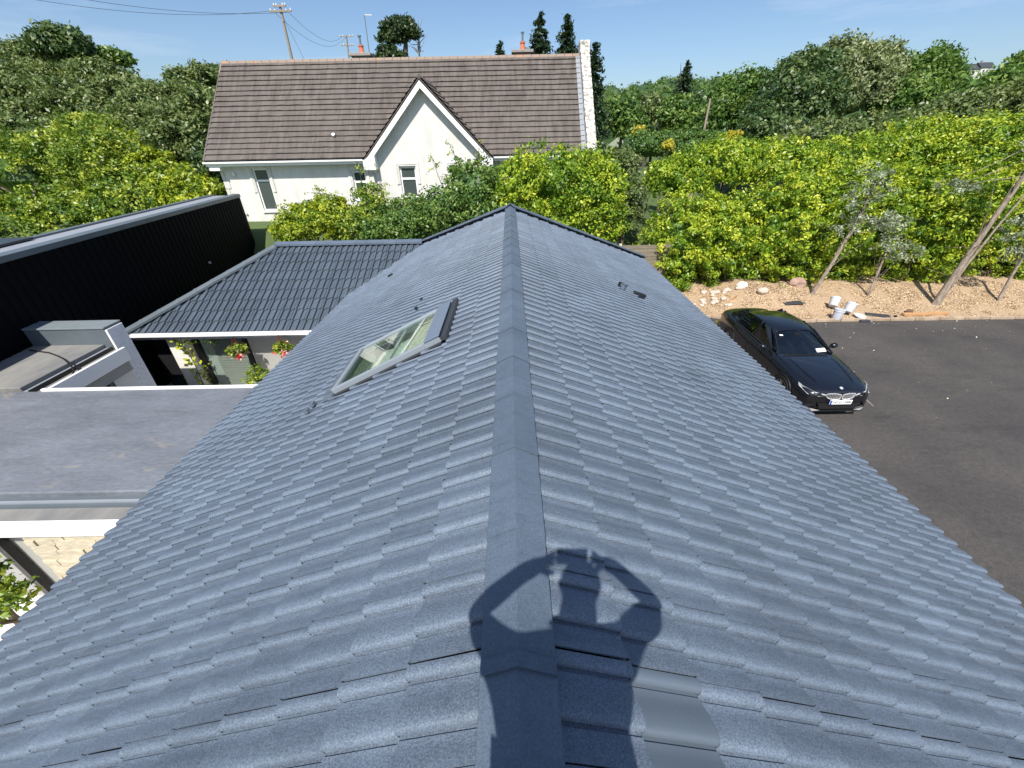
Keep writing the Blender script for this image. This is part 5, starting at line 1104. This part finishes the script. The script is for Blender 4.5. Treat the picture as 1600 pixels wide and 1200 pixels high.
# cordyline
pc = at_y(1022, 206, 34); pbs = np.array([pc[0], 34, float(terrain(pc[0], 34))]); cd = thing('cordyline_palm', pbs, 'spiky palm like plant beside the clipped hedge', 'palm')
MB().tube([pbs, pc], [.12, .09], 7).build('trunk', M['trunk'], cd); gg = np.random.default_rng(4); vs = []; fs = []
for q in range(90):
    d = gg.normal(0, 1, 3); d[2] = abs(d[2]) * .8 - .15; d /= np.linalg.norm(d); s_ = np.cross(d, [0, 0, 1.]); s_ /= np.linalg.norm(s_) + 1e-6; b = len(vs); l_ = gg.uniform(.55, .8); vs += [pc - s_ * .03, pc + s_ * .03, pc + d * l_ * .6 + s_ * .03, pc + d * l_ - [0, 0, .12], pc + d * l_ * .6 - s_ * .03]; fs.append((b, b + 1, b + 2, b + 3, b + 4))
o = MB().add(vs, fs).build('leaf_blades', M['leaf_olive'], cd)
# --- conifers and pine behind the house
def conifer(u, v0, v1, y, wpx, label, seed, leaf='leaf_conifer'):
    top, bot = at_y(u, v0, y), at_y(u, v1, y); gb = float(terrain(bot[0], y)); t = thing('spruce_tree', (bot[0], y, gb), label, 'conifer'); gg = np.random.default_rng(seed)
    MB().tube([(bot[0], y, gb), (bot[0], y, (gb + top[2]) / 2), top], [.28, .16, .02], 7).build('trunk', M['trunk'], t)
    wm = abs(at_y(u + wpx, v1, y)[0] - bot[0]); hgt = top[2] - bot[2]; P_ = []; N_ = []
    nb_ = int(100 + hgt * 26)
    for q in range(nb_):
        f_ = gg.uniform(0, 1) ** .8; ln = wm * (f_ ** .85) * gg.uniform(.55, 1.15) + .12; a = gg.uniform(0, 2 * math.pi); z0 = top[2] - (round(f_ * hgt * 1.25 / .55) * .55 + gg.normal(0, .17))
        d = np.array([math.cos(a), math.sin(a), -.22 + .25 * (1 - f_)]); s_ = np.linspace(.05, 1, int(16 + ln * 14)); q_ = np.array([bot[0], y, z0]) + np.outer(s_ * ln, d); q_[:, 2] += -.18 * ln * s_ ** 2 + .22 * ln * np.maximum(0, s_ - .7)
        q_ = q_ + gg.normal(0, .06, q_.shape) * (1 + .4 * ln); P_.append(q_); N_.append(np.tile([0, 0, 1.0], (len(q_), 1)))
    P_ = np.concatenate(P_); N_ = np.concatenate(N_); link('crown', leaves_mesh('crown', P_, N_, .34, .36, None, .6, off=(bot[0], y, gb), droop=.8, seed=seed), t, M[leaf]); return t
conifer(843, 22, 100, 46, 36, 'tall dark spruce left of the white parapet, left of a pair', 1)
conifer(884, 27, 100, 46, 32, 'tall dark spruce next to the white parapet, right of a pair', 2)
conifer(922, 66, 190, 42, 40, 'dark spruce hiding behind the white parapet', 3)
conifer(1064, 98, 165, 62, 28, 'small dark spruce on the skyline behind the clipped hedge', 4)
conifer(782, 74, 100, 50, 16, 'dark conifer tip peeping over the brown ridge by the right chimney', 5)
y = 46.0; pcs = [pb(622, 45, y, 26, 13), pb(612, 60, y, 20, 10), pb(640, 52, y, 16, 10), pb(604, 78, y - .5, 14, 6), pb(628, 34, y, 16, 8), pb(610, 88, y - .5, 22, 6)]
pbase = base_of(pcs[0]); tt = at_y(633, 92, y); ts = [np.array(pbase) + [.6, 0, 0], tt, at_y(634, 70, y), at_y(627, 50, y), at_y(622, 38, y)]
tree('pine_tree', pbase, 'umbrella topped dark pine standing behind the brown roof', 'tree', pcs, 'leaf_pine', 330, 30, .48, .28, .26, seed=9, limbs=10, core=.35, lower=-.5, shell=.25, trunk_pts=ts)
db = base_of(pb(655, 90, 46, 5, 5)); dt = thing('dead_tree', db, 'bare twiggy dead tree right of the dark pine', 'tree'); gg = np.random.default_rng(12); mb = MB(); a, b = at_y(655, 92, 46), at_y(652, 42, 46); mb.tube([db, a, (a + b) / 2 + [.1, 0, 0], b], [.12, .09, .06, .02], 6)
for q in range(26):
    s0 = a + (b - a) * gg.uniform(.1, .95); e = s0 + gg.normal(0, 1, 3) * [.5, .4, .4] + [0, 0, .35]; mb.tube([s0, (s0 + e) / 2 + gg.normal(0, .08, 3), e], [.035, .025, .01], 4)
mb.build('branches', M['twig'], dt)
# --- left: bright trees behind the black building
LT = 'leafy trees behind the black building'
tree('leafy_tree', base_of(pb(70, 270, 27, 5, 5)), 'bright green tree at the left edge behind the black building', 'tree', [pb(45, 280, 27, 80, 72), pb(-30, 260, 28, 80, 80), pb(110, 250, 28, 60, 52), pb(20, 360, 23, 90, 50), pb(-60, 380, 21, 70, 50), pb(110, 335, 24, 70, 45)], 'leaf_bright', 1100, 40, .46, .20, .2, seed=111, group=LT, lower=-.7, core=.58)
tree('leafy_tree', base_of(pb(190, 270, 26, 5, 5)), 'yellow green tree in the middle behind the black building', 'tree', [pb(175, 262, 26, 66, 62), pb(215, 300, 25, 60, 46), pb(150, 215, 28, 46, 38), pb(200, 325, 23.5, 70, 36)], 'leaf_bright', 1000, 40, .44, .19, .2, seed=112, group=LT, lower=-.7, core=.58)
tree('leafy_tree', base_of(pb(285, 290, 25, 5, 5)), 'low lime green tree nearest the white house corner', 'tree', [pb(285, 305, 24.5, 52, 36), pb(322, 300, 24.5, 26, 22), pb(300, 325, 23.6, 50, 24), pb(250, 275, 26, 46, 42)], 'leaf_lime', 520, 34, .40, .2, .16, seed=113, group=LT, lower=-.7, core=.58)
tree('leafy_tree', base_of(pb(290, 210, 34, 5, 5)), 'grey green tree left of the brown roof edge', 'tree', [pb(290, 225, 34, 56, 52), pb(325, 190, 35, 36, 46)], 'leaf_olive', 460, 32, .6, .3, .2, seed=114, group=LT, lower=-.7, core=.58)
tree('leafy_tree', base_of(pb(345, 300, 30, 5, 5)), 'dark tree tucked beside the white house corner', 'tree', [pb(338, 270, 29, 26, 46)], 'leaf_dark', 150, 30, .45, .25, .16, seed=115, group=LT, lower=-.8, core=.6)
tree('leafy_tree', base_of(pb(95, 70, 50, 5, 5)), 'round dark crown standing highest on the left hillside', 'tree', [pb(100, 72, 50, 36, 28), pb(75, 78, 51, 24, 22)], 'leaf_dark', 260, 32, .8, .42, .25, seed=116)
tree('leafy_tree', base_of(pb(175, 92, 54, 5, 5)), 'small dark crown on the skyline right of the highest one', 'tree', [pb(175, 92, 54, 26, 14)], 'leaf_mid', 110, 30, .7, .42, .25, seed=117)
# wooded hillside and far woods
hw_ = []; gg = np.random.default_rng(13)
for q in range(150):
    u = gg.uniform(-120, 370); lim = np.interp(u, [-120, 0, 60, 120, 160, 220, 280, 370], [60, 62, 66, 82, 104, 104, 92, 100]); v = gg.uniform(lim + 10, 235); y = np.interp(v, [60, 235], [56, 33]) + gg.normal(0, 1.5); hw_.append(pb(u, v, y, gg.uniform(16, 34), gg.uniform(11, 22)))
P, N, T_ = clumps_on(hw_, 5600, 30, .62, 14, -.6, .2); o = link('hillside_wood', leaves_mesh('hillside_wood', P, N, .32, .5, T_, seed=14), None, M['leaf_olive']); tag(o, 'dense dull green wood covering the hillside on the left', 'wood', kind='stuff')
hc = core_mb(hw_, .62, 6); o = hc.build('hillside_shade_core', M['leaf_dark']); a = o.data.attributes.new('tint', 'FLOAT', 'POINT'); a.data.foreach_set('value', np.full(len(o.data.vertices), .25, np.float32)); tag(o, 'dark cores painting the shade within the wood on the left hillside', 'undergrowth', kind='stuff')  # solid crown cores, shade of the wood put into a darker leaf colour
fwb = []
for q in range(330):
    y = gg.uniform(75, 420); x = gg.uniform(-.25, 1.3) * y; r_ = gg.uniform(2.5, 5) * (1 + y / 400); fwb.append(((x, y, float(terrain(x, y)) + r_ * .5), (r_ * 1.2, r_ * 1.2, r_ * .9)))
P, N, T_ = clumps_on(fwb, 6500, 18, 1.8, 15, -.3, .12); o = link('far_woodland', leaves_mesh('far_woodland', P, N, 1.2, .6, T_, seed=16), None, M['leaf_mid']); tag(o, 'distant woodland on the hills behind the houses', 'woodland', kind='stuff')
o = core_mb(fwb, .85, 7).build('far_shade_core', M['leaf_dark']); a = o.data.attributes.new('tint', 'FLOAT', 'POINT'); a.data.foreach_set('value', np.full(len(o.data.vertices), .4, np.float32)); tag(o, 'dark cores painting the shade inside the distant woodland', 'woodland', kind='stuff')  # crown cores in a darker leaf colour paint the shade between leaves
# --- silvery gum trees planted in the bed
def gum(label, base_px, pts_px, blobs, seed, r=.075, ncl=60, twigs=11, dy=.25):
    p0 = at_z(*base_px, .3); p0[2] = bed_z(p0[0], p0[1]) - .05; pts = [p0] + [at_y(u, v, p0[1] + dy * (i + 1)) for i, (u, v) in enumerate(pts_px)]
    t = thing('gum_tree', p0, label, 'tree', None); gg = np.random.default_rng(seed); mb = MB().tube(pts, [r * f for f in np.linspace(1.25, .55, len(pts))], 9)
    bl = [pb(u, v, p0[1] + .5, ru, rv, .5) for u, v, ru, rv in blobs]
    for q in range(twigs):
        k_ = gg.integers(1, len(pts)); s0 = pts[k_ - 1] + (pts[k_] - pts[k_ - 1]) * gg.uniform(.3, 1); e = np.array(bl[gg.integers(len(bl))][0]) + gg.normal(0, .35, 3) if bl and gg.random() < .7 else s0 + gg.normal(0, .45, 3)
        mb.tube([s0, (s0 + e) / 2 + gg.normal(0, .08, 3), e], [r * .20, r * .11, .004], 5)
    mb.build('trunk', M['trunk_pale'], t, sm=50)
    if bl:
        P_, N_, T2 = clumps_on(bl, ncl, 30, .22, seed, -1, .35); link('crown', leaves_mesh('crown', P_, N_, .10, .55, T2, off=p0, seed=seed), t, M['leaf_euca'])
    return t
gum('leftmost leaning gum tree with silvery leaves on the bark bed', (1268, 460), [(1300, 412), (1328, 365), (1350, 325), (1368, 285)], [(1352, 305, 34, 30), (1325, 350, 30, 18), (1370, 275, 24, 22), (1385, 345, 26, 18)], 201, .066, 70)
gum('short slender gum tree between the two thicker leaning trunks', (1357, 461), [(1372, 425), (1384, 396), (1400, 360)], [(1388, 385, 30, 18), (1420, 395, 24, 12), (1395, 350, 24, 20)], 202, .04, 42)
gum('thick bare leaning gum trunk reaching the right picture edge', (1463, 470), [(1500, 418), (1545, 352), (1600, 275), (1650, 200)], [(1640, 210, 40, 40), (1500, 290, 30, 14)], 203, .10, 40, 12)
gum('rightmost slim gum tree at the picture edge', (1563, 465), [(1580, 432), (1600, 400), (1620, 360)], [(1595, 385, 26, 26), (1620, 340, 30, 30), (1580, 360, 20, 18)], 204, .05, 45)
gum('thin second stem beside the thick leaning gum trunk', (1470, 468), [(1512, 412), (1560, 352), (1612, 292)], [], 205, .045, 0, 8, .3)

# ================================================================== POLES AND WIRES
M['pole'] = mk('grey_pole_wood', (.33, .27, .21), .9, var=.25, scale=6)
def pole(label, u0, v0, u1, v1, y, arms, r=.105):
    a, b = at_y(u1, v1, y), at_y(u0, v0, y); d = (a - b); base = a + d / abs(d[2]) * (a[2] - float(terrain(a[0], y))); t = thing('utility_pole', base, label, 'utility pole'); MB().tube([base, b], [r * 1.3, r * .8], 8).build('pole', M['pole'], t, sm=60)
    for (v, hw2) in arms:
        c = at_y(u0 + (u1 - u0) * (v - v0) / (v1 - v0), v, y); MB().bar(c - [hw2, .1, 0], c + [hw2, -.1, 0], .09, .10).build('crossarm', M['pole'], t)
        for sx in (-1, -.55, .55, 1): MB().lathe([(.03, 0), (.05, .03), (.03, .07), (.045, .09), (0, .13)], c + [sx * hw2 * .92, -.05, .06], 8).build('insulator', M['upvc'], t, sm=50)
    return t
pole('tall leaning power pole with crossarm left of the chimneys', 437, 8, 458, 100, 40, [(18, .8), (10, .45)])
pole('distant double crossarm pole beside the left chimney', 541, 55, 545, 90, 70, [(57, .9), (71, .9)], .12)
p_ = pole('bare wooden pole leaning right behind the clipped hedge', 1110, 154, 1098, 214, 38, [], .10)
def wire(label, pts, y0, y1, r=.010):
    a, b = at_y(*pts[0], y0), at_y(*pts[1], y1); q = [a + (b - a) * t_ - np.array([0, 0, pts[2] * 4 * t_ * (1 - t_)]) for t_ in np.linspace(0, 1, 24)]
    tag(MB().tube(q, r, 5).build('power_line', M['frame_black']), label, 'wire')
wire('upper wire running from the tall pole to the left edge', ((-60, -22), (424, 17), .6), 30, 40); wire('lower wire running from the tall pole to the left edge', ((-60, -40), (450, 19), .6), 30, 40)
wire('upper wire from tall pole to the distant pole', ((450, 18), (534, 57), 1.0), 40, 70, .013); wire('lower wire from tall pole to the distant pole', ((430, 20), (540, 58), 1.4), 40, 70, .013)
wire('stay wire slanting down from the tall power pole', ((441, 24), (478, 98), 0.0), 40, 41, .010)
wire('pale wire crossing low in front of the far trees on the right', ((915, 157), (1108, 157), .2), 38, 38, .011)
a, b = at_y(578, 92, 29.5), at_y(569, 22, 29.5); tm = thing('television_mast', a, 'thin television mast right of the left chimney', 'aerial'); MB().tube([a - [0, 0, .6], b], .025, 6).build('mast', M['steel'], tm); MB().bar(b + [0, 0, -.03], b + [.42, 0, -.05], .03, .03).build('aerial_arm', M['upvc'], tm)
for q in range(4): MB().bar(b + [.1 + .1 * q, -.15, -.04], b + [.1 + .1 * q, .15, -.04], .012, .012).build('aerial_rod', M['upvc'], tm)
# --- far houses on the hill
def far_house(u, v, y, wd, lab):
    c = at_y(u, v, y); t = thing('hill_house', (c[0], c[1], c[2] - 4), lab, 'house'); MB().box(c[0] - wd, c[0] + wd, y - 3, y + 3, c[2] - 4.5, c[2]).build('wall', M['nb_wall'], t)
    MB().prism([(c[0] - wd - .2, y - 3.3, c[2]), (c[0] - wd - .2, y + 3.3, c[2]), (c[0] - wd - .2, y, c[2] + 2.4)], (2 * wd + .4, 0, 0)).build('roof', M['slate'], t); MB().box(c[0] - wd * .6, c[0] - wd * .4, y - .3, y + .3, c[2] + 1.8, c[2] + 3.1).build('chimney', M['chim'], t)
    for q in (-.5, 0, .5): MB().box(c[0] + q * wd - .45, c[0] + q * wd + .45, y - 3.04, y - 3.0, c[2] - 2.2, c[2] - .8).build('window', M['nb_glass'], t)
far_house(1507, 110, 240, 4, 'left of two tiny white houses on the right skyline'); far_house(1535, 107, 250, 3.4, 'right of two tiny white houses on the right skyline')

# ================================================================== COURTYARD PLANTS
def basket(u, v, y, r, label, seed, chain=True):
    c = at_y(u, v, y); t = thing('hanging_basket', c, label, 'basket'); gg = np.random.default_rng(seed)
    MB().lathe([(0, -r * .55), (r * .45, -r * .45), (r * .72, -r * .1), (r * .75, 0), (r * .6, 0)], c, 14).build('bowl', mk('coir_bowl', (.12, .08, .05), .9), t, sm=50)
    P_, N_, T2 = clumps_on([(c + [0, 0, r * .12], (r, r, r * .6))], 42, 14, r * .26, seed, -.6, .25); link('foliage', leaves_mesh('foliage', P_, N_, .075, .7, T2, off=c, seed=seed), t, M['leaf_bright'])
    d = gg.normal(0, 1, (46, 3)); d /= np.linalg.norm(d, axis=1, keepdims=True); d = d[(d[:, 2] > -.75)]; P_ = np.concatenate([c + d * [r, r, r * .7] * 1.05, c + np.array([r * .5, -r * .7, -r * .2]) + gg.normal(0, r * .16, (60, 3))]); link('flowers', leaves_mesh('flowers', P_, P_ - c, .06, .95, gg.uniform(0, 1, len(P_)), .4, off=c, seed=seed + 1), t, M['flower'])
    mb = MB()
    for a in (0, 2.1, 4.2): mb.tube([c + [r * .7 * math.cos(a), r * .7 * math.sin(a), 0], c + [0, 0, .45]], .006, 4)
    mb.build('chain', mk('red_chain', (.3, .03, .03), .5), t)
M['flower'] = leaf_mat('red_and_white_petals', [(.62, .02, .03), (.62, .03, .05), (.7, .3, .28), (.8, .75, .72)], .2, .6, .2)
basket(372, 549, WY - .55, .30, 'hanging basket of red and white flowers before the sliding door', 301)
basket(442, 545, WY - .75, .28, 'hanging basket of pink flowers half hidden by the roof edge', 302)
vb = at_y(300, 560, WY - .40); vt = thing('climbing_plant', (vb[0], vb[1], FL), 'climbing plant with yellow green leaves on the white pier', 'climber'); gg = np.random.default_rng(33)
vp = [at_y(u, v, WY - .38) for u, v in ((278, 535), (292, 548), (302, 565), (310, 582), (318, 600), (326, 612))]; MB().tube(vp[::-1] + [vp[0] + [-.1, 0, .1]], .012, 5).build('stem', M['trunk'], vt); P_ = np.concatenate([p_ + gg.normal(0, .13, (16, 3)) for p_ in vp[:3]]); link('foliage', leaves_mesh('foliage', P_, np.tile([.2, -.6, .8], (len(P_), 1)), .15, .7, gg.uniform(.4, 1, len(P_)), off=(vb[0], vb[1], FL), seed=34), vt, M['leaf_lime'])
P_ = np.concatenate([p_ + gg.normal(0, .15, (40, 3)) for p_ in vp[3:]]); link('lower_foliage', leaves_mesh('lower_foliage', P_, np.tile([.2, -.6, .8], (len(P_), 1)), .12, .5, gg.uniform(.2, 1, len(P_)), off=(vb[0], vb[1], FL), seed=35), vt, M['leaf_bright'])
P_ = np.concatenate([at_y(u, 528, WY - .35) + gg.normal(0, .09, (26, 3)) for u in (298, 312, 326, 340)]); P_[:, 2] = np.minimum(P_[:, 2], gz(GX) if False else WR['ze'] - .12); link('trailing_foliage', leaves_mesh('trailing_foliage', P_, np.tile([0, -.6, .8], (len(P_), 1)), .09, .5, gg.uniform(.1, .8, len(P_)), off=(vb[0], vb[1], FL), seed=36), vt, M['leaf_bright'])
q = at_y(398, 575, WY - .8); bush('courtyard_shrub', 'small leafy shrub under the hanging baskets by the roof edge', [((q[0], q[1], q[2] - .4), (.35, .3, .5))], 'leaf_bright', 40, 18, .14, .09, 37, core=.4)
q = at_y(8, 935, 3.35); bush('garden_shrub', 'leafy shrub at the bottom left below the white fascia', [((q[0] - .12, q[1], q[2] - .1), (.28, .34, .42)), ((q[0] - .5, q[1] + .2, q[2] + .0), (.34, .34, .42))], 'leaf_bright', 60, 20, .15, .10, 38, core=.4, shell=.3)
MB_floor = MB().box(-12.5, -4.4, 0.5, 12, FL - .05, FL + .012).build('patio', mk('pale_patio', (.72, .70, .66), .8, var=.1, scale=2)); tag(MB_floor, 'pale paved patio below the flat roofs', 'patio', kind='structure')

# ================================================================== THE PHOTOGRAPHER (behind the lens; casts the shadow on the ridge)
O = np.array([0, 0, H]); per = thing('person', (0, -.33, ZA - .05), 'person in dark clothes astride the ridge raising a phone with both hands', 'person')
def skinned(name, verts, edges, radii, mat, parent, root=0, sub=2):
    me = bpy.data.meshes.new(name); me.from_pydata([tuple(np.array(v_) + O - woff[parent]) for v_ in verts], edges, []); o = link(name, me, parent, mat)
    o.modifiers.new('skin', 'SKIN'); me.skin_vertices or None
    for i, r_ in enumerate(radii): d = me.skin_vertices[0].data[i]; d.radius = (r_, r_) if not hasattr(r_, '__len__') else r_; d.use_root = (i == root)
    s_ = o.modifiers.new('sub', 'SUBSURF'); s_.levels = s_.render_levels = sub; me.shade_smooth(); return o
zf = ZA - H - T * .26 + .01
hx = .055
SK = dict(pelvis=(.02, -.33, -.72), waist=(.02, -.33, -.55), chest=(.015, -.325, -.33), neckb=(.03, -.30, -.155), neck=(.045, -.285, -.085),
          shL=(-.20, -.31, -.205), shR=(.23, -.31, -.205), elL=(-.375, -.13, -.235), elR=(.465, -.13, -.265), wrL=(-.175, -.055, -.085), wrR=(.285, -.055, -.085),
          hipL=(-.08, -.33, -.78), hipR=(.11, -.33, -.78), knL=(-.20, -.28, -1.22), knR=(.19, -.28, -1.22), anL=(-.25, -.36, zf + .09), anR=(.25, -.36, zf + .09), toL=(-.27, -.20, zf + .04), toR=(.27, -.20, zf + .04),
          hd1=(.05, -.275, .03), hd2=(.055, -.265, .115), hd3=(.055, -.27, .185),
          paL=(-.095, -.04, -.03), paR=(.205, -.04, -.03))
ids = {k_: i for i, k_ in enumerate(SK)}; vv = list(SK.values()); rad = dict(pelvis=.15, waist=.145, chest=(.16, .13), neckb=.075, neck=.095, shL=.075, shR=.075, elL=.054, elR=.054, wrL=.038, wrR=.038, hipL=.09, hipR=.09, knL=.06, knR=.06, anL=.042, anR=.042, toL=.036, toR=.036, hd1=.078, hd2=.084, hd3=.070, paL=(.046, .030), paR=(.046, .030))
ed = [('pelvis', 'waist'), ('waist', 'chest'), ('chest', 'neckb'), ('neckb', 'neck'), ('neck', 'hd1'), ('hd1', 'hd2'), ('hd2', 'hd3'), ('chest', 'shL'), ('chest', 'shR'), ('shL', 'elL'), ('shR', 'elR'), ('elL', 'wrL'), ('elR', 'wrR'), ('wrL', 'paL'), ('wrR', 'paR'), ('pelvis', 'hipL'), ('pelvis', 'hipR'), ('hipL', 'knL'), ('hipR', 'knR'), ('knL', 'anL'), ('knR', 'anR'), ('anL', 'toL'), ('anR', 'toR')]
ed = [(ids[a], ids[b]) for a, b in ed]; rr = [rad[k_] for k_ in SK]
for sd, nm in ((-1, 'paL'), (1, 'paR')):     # four fingers and a thumb on each hand, closing on the phone ends
    base_i = ids[nm]; pc = np.array(SK[nm]); ex = -sd
    for q, (dx, dy_, dz2, ln) in enumerate([(.012, -.004, .020, .075), (.018, -.002, .006, .080), (.018, .0, -.010, .074), (.012, .002, -.024, .060)]):
        a = pc + np.array([ex * dx, dy_, dz2 + .004]); up_ = .9 - .42 * q
        b = a + np.array([ex * ln * .35, -.006, ln * .55 * up_]); c = b + np.array([ex * ln * .30, -.006, ln * .42 * up_])
        if c[2] * -0.52 + c[1] * .853 > -.012: c[1] -= .02; b[1] -= .015
        i0 = len(vv); vv += [tuple(a), tuple(b), tuple(c)]; rr += [.0125, .0115, .0098]; ed += [(base_i, i0), (i0, i0 + 1), (i0 + 1, i0 + 2)]
    a = pc + np.array([ex * .006, -.018, -.026]); b = a + np.array([ex * .03, -.012, -.012]); c = b + np.array([ex * .028, .0, .008]); i0 = len(vv); vv += [tuple(a), tuple(b), tuple(c)]; rr += [.011, .010, .0085]; ed += [(base_i, i0), (i0, i0 + 1), (i0 + 1, i0 + 2)]
M['skin'] = mk('skin', (.52, .31, .22), .5); M['shirt'] = mk('dark_shirt', (.03, .035, .05), .85); M['jeans'] = mk('blue_jeans', (.05, .07, .13), .9); M['hair'] = mk('brown_hair', (.05, .03, .02), .6)
bodyp = skinned('body', vv, ed, rr, M['skin'], per)
k6 = ['waist', 'chest', 'neckb', 'shL', 'shR', 'elL', 'elR', 'pelvis']; sub_ = lambda ks, es, rs, nm, mt: skinned(nm, [SK[k_] for k_ in ks], [(ks.index(a), ks.index(b)) for a, b in es], rs, mt, per)
sub_(k6, [('pelvis', 'waist'), ('waist', 'chest'), ('chest', 'neckb'), ('chest', 'shL'), ('chest', 'shR'), ('shL', 'elL'), ('shR', 'elR')], [.175, (.20, .15), .095, .092, .092, .066, .066, .185], 'shirt', M['shirt'])
k7 = ['pelvis', 'hipL', 'hipR', 'knL', 'knR', 'anL', 'anR']; sub_(k7, [('pelvis', 'hipL'), ('pelvis', 'hipR'), ('hipL', 'knL'), ('hipR', 'knR'), ('knL', 'anL'), ('knR', 'anR')], [.165, .11, .11, .078, .078, .062, .062], 'trousers', M['jeans'])
for s_ in 'LR': skinned('shoe', [SK['an' + s_], SK['to' + s_], np.array(SK['an' + s_]) + [0, -.05, -.05]], [(0, 1), (0, 2)], [.055, .048, .045], M['frame_black'], per)
hd = np.array(SK['hd2']); MBh = MB().lathe([(.0, .125), (.05, .115), (.082, .08), (.094, .03), (.096, -.01), (.085, -.04)], hd + O + [0, -.012, .015], 18, (0, -.25, 1)).build('hair', M['hair'], per, sm=60)
for sx in (-.034, .034): MB().lathe([(0, .016), (.012, .010), (.016, 0), (.012, -.010), (0, -.016)], hd + O + [sx, .082, .0], 10).build('eye', mk('eye_white', (.8, .8, .78), .2), per, sm=60)
MB().prism([hd + O + [-.014, .08, -.045], hd + O + [.014, .08, -.045], hd + O + [.004, .082, .0], hd + O + [-.004, .082, .0]], (0, .025, -.004)).build('nose', M['skin'], per, bevel=.004)
MB().bar(hd + O + [-.025, .072, -.068], hd + O + [.025, .072, -.068], .012, .010).build('mouth', mk('lips', (.4, .16, .13), .5), per, bevel=.003)
for sx in (-.086, .086): MB().lathe([(0, -.012), (.02, -.008), (.028, .0), (.02, .008), (0, .012)], hd + O + [sx, -.0, -.005], 10, (1, .3, 0)).build('ear', M['skin'], per, sm=60)
# the phone, its lens at the camera position
f3, r3, u3 = fw, rt, -dn; pc = O - f3 * .012 + r3 * .055 - u3 * .022
ph = MB().prism([pc - r3 * .078 - u3 * .038, pc + r3 * .078 - u3 * .038, pc + r3 * .078 + u3 * .038, pc - r3 * .078 + u3 * .038], -f3 * .008)
pho = ph.build('smartphone', M['frame_black'], bevel=.003); tag(pho, 'black smartphone held up sideways by the person on the ridge', 'phone')
